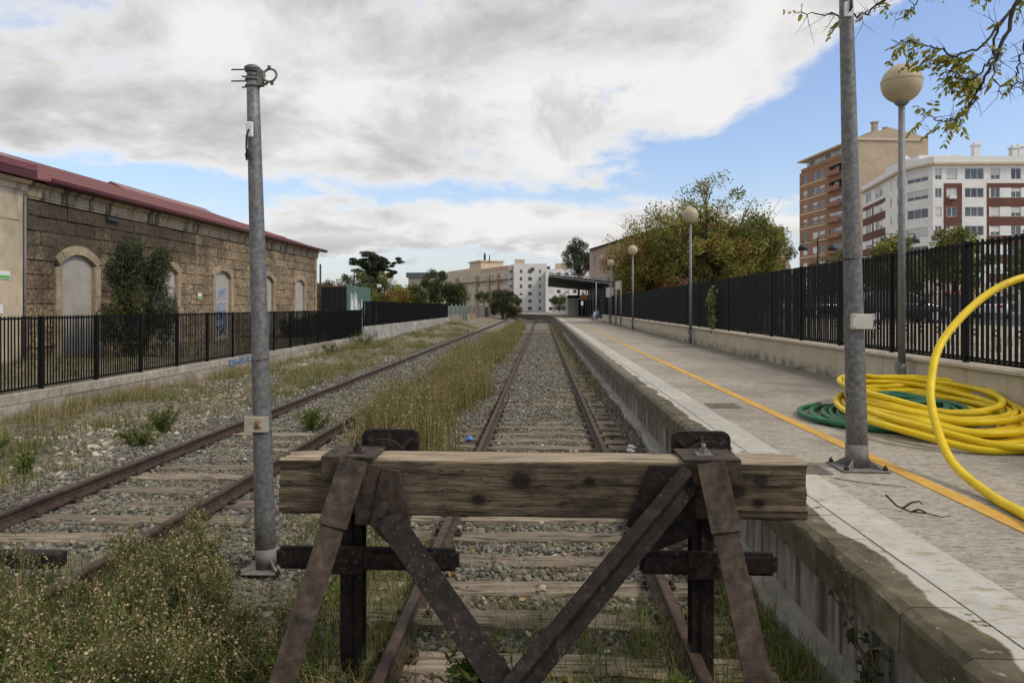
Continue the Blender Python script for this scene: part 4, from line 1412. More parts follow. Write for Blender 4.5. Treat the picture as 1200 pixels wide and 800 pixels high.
# arched surrounds, infill boards
for wi, yc in enumerate(WIN):
    x1 = WHX + .05
    m = MB()
    for sgn in (-1, 1):
        pts = [(x1 - .25, yc + sgn * (ri + .3) * math.sin(t_), zc + (ri + .3) * math.cos(t_)) for t_ in np.linspace(0, math.asin(min(1, 1.13 / (ri + .3))), 8)]
        pts += [(x1 - .25, yc + sgn * 1.135, 4.212), (x1 - .25, yc, 4.212)]
        m.prism(pts, (.19, 0, 0))
    m.build('spandrel', MATS['warehouse_stone'], wh)
    sr = put('window_surround', None, wh)
    nv = 7
    amax = math.asin(half / ri)
    for k in range(nv):
        a0, a1 = -amax * 1.18 + 2 * amax * 1.18 * k / nv, -amax * 1.18 + 2 * amax * 1.18 * (k + 1) / nv
        q = MB()
        ins = [(x1 - .2, yc + ri * math.sin(t_), zc + ri * math.cos(t_)) for t_ in np.linspace(a0 + .004, a1 - .004, 4)]
        out = [(x1 - .2, yc + (ri + .29) * math.sin(t_), zc + (ri + .29) * math.cos(t_)) for t_ in np.linspace(a1 - .004, a0 + .004, 4)]
        q.prism(ins + out, (.2 + random.uniform(-.008, .008), 0, 0))
        q.build('voussoir', MATS['dressed_stone'], sr, bevel=.006)
    for sgn in (-1, 1):
        zz = .35
        while zz < zs - .2:
            hh = min(random.choice([.45, .6, .75]), zs - .06 - zz)
            q = MB()
            a, b_ = sorted((yc + sgn * half, yc + sgn * 1.12))
            q.box(x1 - .2, x1 + random.uniform(-.01, .008), a, b_, zz + .004, zz + hh - .004)
            q.build('jamb_stone', MATS['dressed_stone'], sr, bevel=.006)
            zz += hh
    m = MB()
    pts = [(x1 - .16, yc + (ri - .002) * math.sin(t_), zc + (ri - .002) * math.cos(t_)) for t_ in np.linspace(-amax, amax, 12)] + [(x1 - .16, yc + half, .3), (x1 - .16, yc - half, .3)]
    m.prism([(q[0] - .03, q[1], q[2]) for q in pts], (.04, 0, 0))
    ib = m.build('infill_board', MATS['infill_board'], wh)
    P = (x1 - .148, yc, 0)
    if wi == 2:
        ln = scrawl('LAMS', .33, .5, -.66, 2.25) + scrawl('MAOS', .3, .5, -.6, 1.6) + scrawl('SHOM', .32, .5, -.66, .95)
        strokes('graffiti', ln, P, (0, 1, 0), (0, 0, 1), .055, .002, 'blue_spray', wh)
        strokes('graffiti', scrawl('SOMA', .31, .4, -.62, 1.32) + scrawl('OSAO', .3, .45, -.6, .6), P, (0, 1, 0), (0, 0, 1), .05, .012, 'dark_spray', wh)
    if wi == 1:
        strokes('graffiti', scrawl('OSM', .42, .5, -.6, 1.0), P, (0, 1, 0), (0, 0, 1), .05, .002, 'blue_spray', wh)
# quoins at the far corner, cornice, gutter, pipes
for k in range(11):
    q = MB(); w = .42 if k % 2 else .30
    q.box(WHX - .2, WHX + .05, WH1 - w, WH1, .3 + k * .44 + .004, .3 + (k + 1) * .44 - .004)
    q.build('quoin', MATS['dressed_stone'], wh, bevel=.01)
m = MB()
pr = [(-.2, 5.13), (.04, 5.13), (.04, 5.19), (.07, 5.20), (.07, 5.47), (.13, 5.50), (.20, 5.60), (-.2, 5.60)]
m.prism([(WHX + u, WH0, w) for u, w in pr], (0, WH1 - WH0 + .15, 0)); m.build('cornice', MATS['cornice_stone'], wh)
m = MB(); m.box(WHX - .4, WHX + .14, WH0 + .05, WH1 + .1, 5.603, 5.69); m.build('soffit', MATS['red_dark'], wh)
m = MB(); m.tube([(WHX + .06, WH0 + .1, .3), (WHX + .06, WH0 + .1, 5.15)], .045, 10); m.build('downpipe', MATS['dull_zinc'], wh)
m = MB(); m.box(WHX + .06, WHX + .13, 24.3, 25.0, 4.93, 5.05); m.build('bracket', MATS['dark_paint'], wh)
# roof: two slopes of ribbed sheet with ridge, gutter
m = MB()
ea, rg = (WHX + .32, EZ + .12), (-22.3, 8.28)
th = .06
m.prism([(ea[0], 20.33, ea[1]), (rg[0], 20.33, rg[1]), (rg[0] * 2 - ea[0], 20.33, ea[1]), (rg[0] * 2 - ea[0], 20.33, ea[1] - th), (rg[0], 20.33, rg[1] - th), (ea[0], 20.33, ea[1] - th)], (0, WH1 - 19.98, 0))
roof = m.build('roof', MATS['red_sheet'], wh)
rb = MB()
dx, dz = rg[0] - ea[0], rg[1] - ea[1]
y = 20.5
while y < WH1 + .2:
    rb.prism([(ea[0], y, ea[1]), (ea[0], y + .04, ea[1] + .035), (ea[0], y + .08, ea[1])], (dx, 0, dz)); y += .5
rb.build('roof_ribs', MATS['red_sheet'], roof, kind='stuff')
m = MB(); m.prism([(rg[0] - .35, 20.33, rg[1] - .09), (rg[0], 20.33, rg[1] + .05), (rg[0] + .35, 20.33, rg[1] - .09), (rg[0], 20.33, rg[1] - .01)], (0, WH1 - 19.98, 0)); m.build('ridge_cap', MATS['red_dark'], roof)
m = MB(); m.prism([(rg[0] + 1.0, 36.5, rg[1] - .36), (rg[0] + .1, 36.5, rg[1] + .14), (rg[0] - 1, 36.5, rg[1] - .3)], (0, 10.5, 0)); m.build('ridge_vent', MATS['red_sheet'], roof)
for fz in (.33, .62):
    m = MB(); px_, pz_ = ea[0] + dx * fz, ea[1] + dz * fz
    m.prism([(px_ + .12, 20.4, pz_ - .02), (px_, 20.4, pz_ + .07), (px_ - .12, 20.4, pz_ + .06)], (0, WH1 - 20.2, 0)); m.build('sheet_lap', MATS['red_dark'], roof)
m = MB()
m.prism([(ea[0] - .06, 20.95, EZ + .01), (ea[0] + .10, 20.95, EZ + .01), (ea[0] + .16, 20.95, EZ + .06), (ea[0] + .16, 20.95, EZ + .17), (ea[0] + .13, 20.95, EZ + .17), (ea[0] + .13, 20.95, EZ + .08), (ea[0] - .06, 20.95, EZ + .06)], (0, WH1 - 19.98, 0))
m.build('gutter', MATS['red_dark'], roof)
m = MB(); m.prism([(WHX - .2, WH1 - .03, EZ - .1), (-22.3, WH1 - .03, 8.2), (-29.6, WH1 - .03, EZ - .1)], (0, -.2, 0)); m.build('gable', MATS['old_plaster'], wh)
# plastered end bay, standing proud, with deeper eaves box
m = MB(); m.box(WHX - 13, WHX + .07, 6.0, WH0 - .002, .1, EZ - .30); m.build('end_bay', MATS['old_plaster'], wh)
m = MB(); m.prism([(WHX + u + .07, 6.0, w) for u, w in ((-.3, 5.30), (.03, 5.30), (.05, 5.47), (.16, 5.50), (.22, 5.60), (-.3, 5.60))], (0, WH0 - 6 + .12, 0)); m.build('cornice', MATS['old_plaster'], wh)
m = MB(); m.box(WHX + .072, WHX + .085, 6.0, WH0 - .15, 4.42, 4.45); m.build('string_course', MATS['dressed_stone'], wh)
m = MB(); m.prism([(WHX + .46, 6, 5.61), (WHX + .46, 6, 6.02), (WHX - 8, 6, 8.78), (WHX - 8, 6, 8.35)], (0, WH0 + .05 - 6, 0)); m.build('end_roof', MATS['red_dark'], wh)
m = MB(); m.prism([(WHX + .475, 6, 5.85), (WHX + .475, 6, 6.04), (WHX - 8, 6, 8.81), (WHX - 8, 6, 8.79), (WHX + .455, 6, 6.025), (WHX + .455, 6, 5.85)], (0, WH0 + .05 - 6, 0)); m.build('end_roof_sheet', MATS['red_sheet'], wh)


def small_sign(label, x, y, z, w, h, c1, c2):
    r = thing('wall_sign', label, 'sign', (x, y, z))
    m = MB(); m.box(x, x + .015, y - w / 2, y + w / 2, z - h / 2, z + h / 2); m.build('board', MATS[c1], r)
    m = MB(); m.box(x + .0152, x + .018, y - w / 2 + .02, y + w / 2 - .02, z - h / 2 + .02, z - h * .02); m.build('colour_field', MATS[c2], r)
    return r


mat('sign_green', [(.3, (.10, .36, .05)), (.7, (.15, .45, .08))], 8, 4, .6, 0)
small_sign('small green and white sign high on the plastered end bay of the warehouse', WHX + .08, 19.55, 2.84, .42, .22, 'white_plate', 'sign_green')
small_sign('small pale sign low on the plastered end bay of the warehouse just above the fence', WHX + .08, 19.35, 1.90, .26, .26, 'white_plate', 'white_plate')
small_sign('small green sign on the stone wall between two boarded arches', WHX + .06, 31.1, 2.42, .36, .26, 'white_plate', 'sign_green')

# ------------------------------------------------------------------ shipping container behind the fence
mat('container_black', [(.3, (.012, .012, .013)), (.7, (.022, .022, .023))], 5, 6, .6, .1, .01)
mat('container_teal', [(.3, (.085, .155, .13)), (.7, (.13, .215, .18))], 4, 7, .7, .1, .01, big=.25, bigscale=.9)
mat('container_rust', [(.3, (.10, .045, .03)), (.7, (.16, .075, .05))], 6, 6, .8, .1, .01)
CX0, CX1, CY0, CY1, CZ0, CZ1 = -17.8, -15.4, 57.1, 64.6, 1.0, 3.62
ct = thing('shipping_container', 'shipping container with black ribbed end and graffitied teal side behind the fence', 'container', (-16.6, 60.5, 1.0))
m = MB(); m.box(CX0 + .05, CX1 - .05, CY0 + .06, CY1 - .05, CZ0 + .05, CZ1 - .03); m.build('body', MATS['container_black'], ct)
m = MB()
for i in range(9): m.box(CX0 + .16 + i * .25, CX0 + .28 + i * .25, CY0 + .02, CY0 + .058, CZ0 + .12, CZ1 - .12)
m.build('end_ribs', MATS['container_black'], ct)
m = MB(); m.box(CX1 - .048, CX1 - .02, CY0 + .1, CY1 - .1, CZ0 + .1, CZ1 - .1)
sp = m.build('side_panel', MATS['container_teal'], ct)
m = MB()
for i in range(24): m.box(CX1 - .0195, CX1 - .002, CY0 + .25 + i * .3, CY0 + .40 + i * .3, CZ0 + .12, CZ1 - .12)
m.build('side_ribs', MATS['container_teal'], sp)
m = MB()
for x in (CX0, CX1 - .12):
    if x > CX0: m.box(x, x + .12, CY0, CY0 + .12, CZ0, CZ1); m.box(x, x + .12, CY1 - .12, CY1, CZ0, CZ1)
for z in (CZ0, CZ1 - .12):
    m.box(CX1 - .1, CX1 + .001, CY0 + .12, CY1 - .12, z, z + .12)
m.build('frame', MATS['container_teal'], ct)
m = MB()
m.box(CX0, CX0 + .119, CY0, CY0 + .12, CZ0, CZ1)
for z in (CZ0, CZ1 - .12): m.box(CX0 + .12, CX1 - .12, CY0 + .0, CY0 + .1, z, z + .12)
m.build('end_rails', MATS['container_rust'], ct)
for name, rows in (('graffiti', ((.9, .25, 2.0), (1.25, .5, 1.5), (1.5, .3, 1.9), (2.1, .35, 2.05), (2.3, .9, 1.6), (2.6, .4, 1.95), (2.75, .5, 1.5), (3.4, .2, 1.2), (4.4, .8, 1.5), (4.8, .5, 1.2), (5.4, .3, 1.2))),):
    mb = MB()
    for i, (yy, z0, z1) in enumerate(rows):
        mb.add([(CX1 + .004 + i * .0006, CY0 + yy - .17, CZ0 + z0), (CX1 + .004 + i * .0006, CY0 + yy + .2, CZ0 + z0 + .1), (CX1 + .004 + i * .0006, CY0 + yy + .1, CZ0 + z1), (CX1 + .004 + i * .0006, CY0 + yy - .1, CZ0 + z1 + .15)], [(0, 1, 2, 3)])
    mb.build('graffiti', MATS['white_spray'], ct)

# grey board fence and gate beyond the black fence
mat('grey_board', [(.3, (.13, .12, .105)), (.7, (.22, .205, .18))], 4, 6, .9, .2, .01, orn=.25)
gf = thing('board_fence', 'weathered grey vertical board fence at the far left before the beige flats', 'fence', (-9.8, 100, 0))
bm_ = MB(); bm_.box(-.05, .05, 0, .92, -.1, 1.85); bm_ = bm_.mesh('board', MATS['grey_board'])
P0, P1 = Vector((-10.9, 99, 0)), Vector((-7.0, 152, 0))
D = (P1 - P0); nb = int(D.length / 1.0)
for i in range(nb):
    p = P0 + D * (i / nb)
    put('board', bm_, gf, (p.x + 9.8, p.y - 100, random.uniform(-.06, .06)), (0, 0, -math.atan2(D.x, D.y)))
mat('teal_gate', [(.3, (.10, .15, .13)), (.7, (.16, .21, .18))], 5, 6, .8, .1, .01)
gt = thing('gate', 'faded green sheet gate between the black fence and the grey boards', 'gate', (-10.3, 82, 0))
m = MB()
for i in range(9): m.box(-10.35 + .04 * i, -10.30 + .04 * i, 78.4 + i * 1.9, 80.25 + i * 1.9, .3, 2.05)
m.build('sheet', MATS['teal_gate'], gt)
m = MB()
for i in range(6): m.tube([(-10.25 + .06 * i, 78.3 + i * 3.5, .1), (-10.25 + .06 * i, 78.3 + i * 3.5, 2.3)], .06, 8)
m.build('post', MATS['dull_zinc'], gt)
m = MB(); m.box(-8.6, -7.6, 82, 83, .05, .20); m.box(-8.2, -7.9, 82.2, 82.8, .2, .3)
tag(m.build('rubble_slab', MATS['concrete'], bevel=.02), 'pale broken slab lying on the verge at the far left', 'slab')

# ------------------------------------------------------------------ apartment buildings
mat('brick_orange', [(.3, (.27, .145, .09)), (.7, (.36, .205, .13))], 9, 7, .92, .1, .01, world=True, big=.15, bigscale=.4)
mat('brick_red', [(.3, (.120, .056, .044)), (.7, (.17, .080, .063))], 9, 7, .92, .1, .01, world=True, big=.15, bigscale=.4)
mat('white_wall', [(.3, (.70, .69, .67)), (.7, (.80, .79, .77))], 2, 7, .85, .05, .01, world=True, big=.1, bigscale=.3)
mat('beige_wall', [(.3, (.40, .31, .225)), (.7, (.50, .40, .295))], 2, 7, .9, .1, .01, world=True, big=.14, bigscale=.3)
mat('cream_band', [(.3, (.52, .42, .30)), (.7, (.60, .50, .37))], 2, 7, .9, .1, .01, world=True)
mat('pink_wall', [(.3, (.46, .32, .24)), (.7, (.54, .39, .30))], 2, 7, .9, .1, .01, world=True, big=.15)
mat('flat_beige', [(.3, (.50, .43, .34)), (.7, (.60, .525, .43))], 1.5, 7, .9, .1, .01, world=True, big=.18, bigscale=.25)
mat('dark_roof', [(.3, (.055, .042, .038)), (.7, (.09, .07, .06))], 4, 6, .85, .2, .02, world=True)
mat('grey_metal', [(.3, (.085, .095, .105)), (.7, (.13, .14, .15))], 4, 6, .5, .1, .01, world=True, metal=.3)
mat('window_glass', [(.3, (.05, .06, .07)), (.7, (.09, .10, .115))], 1, 2, .12, 0, spec=.6, orn=.5)
mat('blind_white', [(.3, (.58, .575, .56)), (.7, (.66, .655, .64))], 2, 3, .7, 0, orn=.14)
mat('frame_white', [(.3, (.62, .62, .61)), (.7, (.7, .7, .69))], 2, 3, .6, 0)
mat('void_dark', [(.3, (.030, .028, .026)), (.7, (.05, .047, .043))], 2, 3, .9, 0)
WM = {}


def window(parent, O, u, n, u0, u1, z0, z1, depth=-.10, muls=1, blind=.4, rr=random, fmat='frame_white'):
    """framed window standing in a recess: the frame is the part, pane and blind its sub-parts"""
    w, h = round(u1 - u0, 2), round(z1 - z0, 2)
    key = (w, h, muls, fmat)
    if key not in WM:
        f = MB(); t_ = .07
        f.box(0, w, -.04, .04, 0, t_); f.box(0, w, -.04, .04, h - t_, h)
        f.box(0, t_, -.04, .04, t_, h - t_); f.box(w - t_, w, -.04, .04, t_, h - t_)
        for k in range(1, muls + 1):
            x = w * k / (muls + 1); f.box(x - t_ / 2, x + t_ / 2, -.04, .04, t_, h - t_)
        p = MB(); p.box(t_ * .9, w - t_ * .9, .0, .02, t_ * .9, h - t_ * .9)
        b_ = []
        for fr in (.35, .62, .94):
            q = MB(); q.box(t_ * .9, w - t_ * .9, -.025, -.004, h - t_ - (h - 2 * t_) * fr, h - t_); b_.append(q.mesh('blind', MATS['blind_white']))
        WM[key] = (f.mesh('window', MATS[fmat]), p.mesh('pane', MATS['window_glass']), b_)
    fm, pm, bl = WM[key]
    p = Vector(O) + Vector(u) * u0 + Vector(n) * depth
    p.z = z0
    rot = (0, 0, math.atan2(u[1], u[0]))
    o = put('window', fm, parent, tuple(p - wloc(parent)), rot)
    put('pane', pm, o)
    if rr.random() < blind:
        put('blind', rr.choice(bl), o)
    return o


def facade(parent, O, u, n, L, z0, z1, rows, wh_, cells, zones, mats, depth=.30, name='wall'):
    """wall built as spandrel bands and piers round real recesses; rows: window centre heights"""
    mb = MB()
    rows = sorted(rows)
    for (a, b_, mi) in zones:
        lo = z0
        for zc_ in rows:
            mb.obox(O, u, n, a, b_, -depth, 0, lo, zc_ - wh_ / 2, mi if not isinstance(mi, tuple) else mi[0]); lo = zc_ + wh_ / 2
        mb.obox(O, u, n, a, b_, -depth, 0, lo, z1, mi if not isinstance(mi, tuple) else mi[0])
        for zc_ in rows:
            cur = a
            for (c0, c1) in sorted(cells):
                if c1 <= a or c0 >= b_: continue
                if c0 > cur: mb.obox(O, u, n, cur, c0, -depth, 0, zc_ - wh_ / 2, zc_ + wh_ / 2, mi if not isinstance(mi, tuple) else mi[1])
                cur = max(cur, c1)
            if cur < b_: mb.obox(O, u, n, cur, b_, -depth, 0, zc_ - wh_ / 2, zc_ + wh_ / 2, mi if not isinstance(mi, tuple) else mi[1])
    return mb.build(name, mats, parent)


# -- tall brick block
rr = random.Random(5)
A, B_ = Vector((59.4, 169.9, 0)), Vector((62.1, 146.3, 0))
u = (B_ - A).normalized(); n = Vector((u.y, -u.x, 0))
if n.x > 0: n = -n
L = (B_ - A).length
bb = thing('apartment_block', 'tall orange brick apartment block with cream floor bands and plain beige gable', 'building', (62, 158, 1.2))
rows = [30.7 - 3.27 * k for k in range(8)]
cells = [(1.6, 3.7), (6.0, 8.6), (9.0, 11.6), (13.2, 18.6), (20.0, 22.2)]
m = MB(); m.obox(A, u, n, .02, L - .02, -15, -.9, 1.2, 33.0); m.build('core', MATS['void_dark'], bb)
m = MB(); m.obox(A, u, n, 0, 13.0, -.9, -.28, 1.2, 32.6); m.obox(A, u, n, 18.8, L, -.9, -.28, 1.2, 32.6); m.build('back_wall', MATS['beige_wall'], bb)
facade(bb, A, u, n, L, 1.2, 32.5, rows, 1.55, cells, [(0, 12.8, 0), (12.8, 19.0, 0), (19.0, L, 0)], [MATS['brick_orange']])
for zc_ in rows:
    m = MB(); m.obox(A, u, n, -.05, L + .05, .002, .07, zc_ - 1.42, zc_ - 1.12); m.build('floor_band', MATS['cream_band'], bb)
    for ci_, (c0, c1) in enumerate(cells):
        if ci_ == 3:
            m = MB(); m.obox(A, u, n, 13.0, 18.8, .072, .85, zc_ - 1.35, zc_ - 1.15); m.obox(A, u, n, 13.0, 18.8, .78, .85, zc_ - 1.15, zc_ - .35)
            m.build('balcony', MATS['brick_orange'], bb)
            if rr.random() < .65 or zc_ < 22:
                window(bb, A, u, n, 13.2, 15.8, zc_ - .75, zc_ + .75, -.2, 2, .3, rr); window(bb, A, u, n, 15.9, 18.5, zc_ - .75, zc_ + .75, -.2, 2, .3, rr)
            else:
                window(bb, A, u, n, 14.0, 16.0, zc_ - .75, zc_ + .70, -.8, 1, .3, rr)
        else:
            window(bb, A, u, n, c0 + .02, c1 - .02, zc_ - .76, zc_ + .76, -.14, 1, .6, rr)
# attic storey set back, pitched eaves, gable towards the tracks
m = MB(); m.obox(A, u, n, 1.4, L - .1, -13, -1.1, 33.0, 34.9); m.build('attic', MATS['white_wall'], bb)
for c0 in (3.0, 6.6, 10.0, 13.4, 16.8): window(bb, A, u, n, c0, c0 + 1.9, 33.2, 34.7, -1.0, 1, .5, rr)
m = MB(); m.obox(A, u, n, 1.0, L + .1, .0, .12, 32.5, 33.3); m.build('attic_parapet', MATS['brick_orange'], bb)
m = MB(); m.obox(A, u, n, .0, L + .3, -14, .6, 34.9, 35.25); m.build('eaves', MATS['cream_band'], bb)
m = MB()
e0 = A + u * (L + .02)
pts = [e0 + n * -.35 + Vector((0, 0, 1.2)), e0 + n * -15 + Vector((0, 0, 1.2)), e0 + n * -15 + Vector((0, 0, 35.6)), e0 + n * -12.0 + Vector((0, 0, 36.3)), e0 + n * -7.0 + Vector((0, 0, 37.5)), e0 + n * -.35 + Vector((0, 0, 35.4))]
m.prism(pts, -u * .5); m.build('gable_wall', MATS['beige_wall'], bb)
m = MB(); m.obox(A, u, n, 14, L - .6, -13, -3.5, 35.3, 36.8); m.build('roof_block', MATS['beige_wall'], bb)
for (uu, nn, h_, w_) in ((21.5, -5.2, 38.9, .9), (20.2, -8.2, 38.2, .6), (17.0, -2.2, 37.0, 1.0)):
    m = MB(); m.obox(A, u, n, uu - w_ / 2, uu + w_ / 2, nn - w_ / 2, nn + w_ / 2, 35.2, h_); m.obox(A, u, n, uu - w_ * .7, uu + w_ * .7, nn - w_ * .7, nn + w_ * .7, h_, h_ + .25); m.build('chimney', MATS['beige_wall'], bb)

# -- white and red brick block with a cut corner
wb = thing('apartment_block', 'white and red brick apartment block with a faceted corner and chimneys', 'building', (70, 120, 1.2))
W0, W1, W2, W3 = Vector((60.0, 138.3, 0)), Vector((56.6, 116.4, 0)), Vector((58.4, 110.9, 0)), Vector((92.0, 111.6, 0))
rows = [21.75 - 2.83 * k for k in range(7)]
MW = [MATS['white_wall'], MATS['brick_red']]


def seg(a, b_):
    u_ = (b_ - a).normalized(); n_ = Vector((u_.y, -u_.x, 0))
    return u_, n_, (b_ - a).length


ctr = Vector((75, 125, 0))
for (a, b_, kind) in ((W0, W1, 'wing'), (W1, W2, 'corner'), (W2, W3, 'front')):
    u, n, L = seg(a, b_)
    if (ctr - a).dot(n) > 0: n = -n
    top = 23.1
    if kind == 'wing':
        cells = [(2.0, 5.4), (8.0, 10.0), (10.2, 12.2), (16.2, 17.0), (19.5, 20.6)]
        zones = [(0, 5.9, (1, 0)), (5.9, 6.9, 1), (6.9, 13.6, (1, 0)), (13.6, L, 0)]
    elif kind == 'corner':
        cells = [(.9, 4.9)]; zones = [(0, L, 0)]
    else:
        cells = [(.3, 1.3), (2.0, 3.6), (4.7, 7.5), (8.5, 9.9), (11.5, 13.0), (14.4, 15.9), (18.0, 20.8), (22.0, 23.4), (25.0, 26.4)]
        zones = [(0, 1.55, 0), (1.55, 4.3, 1), (4.3, 7.9, (0, 0)), (7.9, 8.3, 1), (8.3, L, (1, 0))]
    m = MB(); m.obox(a, u, n, .3, L - .3, -1.2, -.302, 1.2, 22.9); m.build('inner_wall', MATS['void_dark'], wb)
    facade(wb, a, u, n, L, 1.2, 20.35, rows[1:], 1.45, cells, zones, MW)
    facade(wb, a, u, n, L, 20.35, top, rows[:1], 1.7, cells, [(0, L, 0)], MW)
    for ri_, zc_ in enumerate(rows):
        for (c0, c1) in cells:
            window(wb, a, u, n, c0 + .01, c1 - .01, zc_ - (.84 if ri_ == 0 else .72), zc_ + (.84 if ri_ == 0 else .72), -.12, 2 if c1 - c0 > 2 else 1, .55, rr)
    m = MB(); m.obox(a, u, n, -.1, L + .1, -.6, .55, top, top + .32); m.build('cornice', MATS['cream_band'], wb)
    m = MB(); m.obox(a, u, n, 0, L, -.5, .2, top + .32, top + 1.25); m.build('parapet', MATS['white_wall'], wb)
m = MB(); m.prism([(61, 138, 1.3), (57.6, 117, 1.3), (59.2, 112.2, 1.3), (92, 112.6, 1.3), (92, 138, 1.3)], (0, 0, 22.0)); m.build('core', MATS['white_wall'], wb)
m = MB(); m.add([(64.5, 115.2, 24.0), (92, 115.6, 24.0), (92, 121, 26.1), (66, 121, 26.1), (92, 127, 24.0), (64.5, 127, 24.0)], [(0, 1, 2, 3), (3, 2, 4, 5), (0, 3, 5), (0, 5, 4, 1)]); m.build('roof', MATS['dark_roof'], wb)
m = MB(); m.obox(W2, Vector((1, 0, 0)), Vector((0, -1, 0)), -.5, 6, -14, -3.0, 23.3, 25.2); m.build('roof_block', MATS['white_wall'], wb)
for (x, y, h_) in ((67.6, 116, 27.0), (74.6, 118.0, 26.9), (75.6, 118.0, 27.1), (79.2, 118.3, 27.2), (81.0, 118.3, 26.9), (59.3, 121, 25.9)):
    m = MB(); m.box(x - .45, x + .45, y - .45, y + .45, 23.4, h_); m.box(x - .6, x + .6, y - .6, y + .6, h_, h_ + .2); m.box(x - .3, x + .3, y - .3, y + .3, h_ + .2, h_ + .6); m.build('chimney', MATS['white_wall'], wb)
m = MB(); m.obox(W2, (W3 - W2).normalized(), Vector((0, -1, 0)), 2.3, 3.3, .0, .4, 18.0, 18.5); m.build('air_conditioner', MATS['frame_white'], wb)
m = MB(); m.tube([(56.9, 118.2, 23), (56.9, 118.2, 27.5)], .05, 5); m.tube([(56.9, 117.6, 27), (56.9, 118.8, 27)], .03, 5); m.build('aerial', MATS['dark_paint'], wb)

# -- small pale houses left of the brick block
sh = thing('terraced_house', 'small grey and cream houses with balconies left of the brick block', 'building', (57, 190, 1.2))
m = MB(); m.box(54, 61.5, 185, 197, 1.2, 18.2); m.build('wall', MATS['flat_beige'], sh)
m = MB(); m.box(57.2, 61.6, 183.2, 186, 1.2, 16.0); m.build('front_wall', MATS['cream_band'], sh)
m = MB(); m.box(56.2, 61.5, 187, 196, 18.2, 22.2); m.build('upper_storey', MATS['grey_board'], sh)
for z in (4.5, 8, 11.5, 14.6):
    window(sh, Vector((54, 184.95, 0)), Vector((1, 0, 0)), Vector((0, -1, 0)), .8, 2.4, z, z + 1.4, .06, 1, .3, rr)
    m = MB(); m.box(57.0, 61.6, 182.2, 183.2, z - .6, z - .45); m.box(57.0, 61.6, 182.2, 182.3, z - .45, z + .4); m.build('balcony', MATS['cream_band'], sh)
    window(sh, Vector((57.5, 183.15, 0)), Vector((1, 0, 0)), Vector((0, -1, 0)), .6, 2.0, z - .2, z + 1.4, .06, 1, .3, rr)

# -- far white block straight ahead
fw_ = thing('apartment_block', 'far white apartment block with narrow windows straight beyond the tracks', 'building', (-4, 255, .3))
m = MB(); m.box(-9.7, 1.7, 250.4, 264, .2, 16.6); m.build('core', MATS['void_dark'], fw_)
O = Vector((-9.7, 250, 0)); u = Vector((1, 0, 0)); n = Vector((0, -1, 0))
rows = [14.0 - 2.55 * k for k in range(6)]
facade(fw_, O, u, n, 11.4, .2, 16.7, rows, 1.3, [(2.0, 3.0), (4.9, 6.3), (8.6, 9.4)], [(0, 11.4, 0)], [MATS['white_wall']])
for zc_ in rows:
    for c0, c1 in ((2.0, 3.0), (4.9, 6.3), (8.6, 9.4)): window(fw_, O, u, n, c0 + .01, c1 - .01, zc_ - .64, zc_ + .64, -.1, 0, .1, rr)
m = MB(); m.box(-9.4, -6.0, 250.5, 256, 16.72, 18.2); m.build('roof_block', MATS['cream_band'], fw_)
m = MB(); m.box(-11.6, -9.72, 251, 262, .2, 16.2)
sd_ = m.build('side_wing', MATS['flat_beige'], fw_)
for zc_ in rows: window(fw_, Vector((-11.5, 251, 0)), u, n, .2, 1.5, zc_ - .6, zc_ + .6, .05, 0, .2, rr)
m = MB(); m.box(1.72, 2.9, 251, 262, .2, 15.8); m.build('side_wing', MATS['brick_red'], fw_)
m = MB(); m.box(-3.9, -2.6, 249.5, 249.98, 14.3, 15.3); m.build('balcony', MATS['brick_red'], fw_)

f2 = thing('apartment_block', 'second far white block with dark windows half hidden by the station canopy', 'building', (9, 240, .3))
m = MB(); m.box(1.2, 20, 236.4, 250, .2, 14.0); m.build('core', MATS['void_dark'], f2)
O = Vector((1.2, 236, 0))
rows2 = [12.4 - 2.8 * k for k in range(5)]
cl2 = [(1.0 + 2.6 * k, 2.3 + 2.6 * k) for k in range(6)]
facade(f2, O, u, n, 18.8, .2, 14.1, rows2, 1.2, cl2, [(0, 18.8, 0)], [MATS['white_wall']])
for zc_ in rows2:
    for c0, c1 in cl2: window(f2, O, u, n, c0 + .01, c1 - .01, zc_ - .59, zc_ + .59, -.1, 0, .3, rr)
m = MB(); m.box(4.5, 13, 237, 245, 14.12, 16.0); m.build('roof_block', MATS['cream_band'], f2)

# -- long beige flats
bf_ = thing('apartment_block', 'long beige block of flats with rooftop tower and antennas far left of the track', 'building', (-28, 292, .3))
A, B_ = Vector((-45.4, 328.4, 0)), Vector((-11.3, 254.8, 0))
u, n, L = seg(A, B_)
if n.y > 0: n = -n
m = MB(); m.obox(A, u, n, .1, L - .1, -14, -.45, .2, 14.4); m.build('core', MATS['void_dark'], bf_)
rows = [13.0 - 2.75 * k for k in range(5)]
cl = [(2.0 + 3.1 * k, 3.5 + 3.1 * k) for k in range(25)]
facade(bf_, A, u, n, L, .2, 14.8, rows, 1.35, cl, [(0, L, 0)], [MATS['flat_beige']])
for zc_ in rows:
    for c0, c1 in cl: window(bf_, A, u, n, c0 + .01, c1 - .01, zc_ - .66, zc_ + .66, -.1, 0, .45, rr)
m = MB(); m.obox(A, u, n, -.2, L + .2, .01, 1.0, 11.35, 11.8); m.build('floor_band', MATS['cornice_stone'], bf_)
m = MB(); m.obox(A, u, n, 2, 36, -12, -1.5, 14.8, 17.6); m.build('attic', MATS['flat_beige'], bf_)
m = MB(); m.obox(A, u, n, 50, L, -12, -1.0, 14.8, 16.6); m.build('attic', MATS['pink_wall'], bf_)
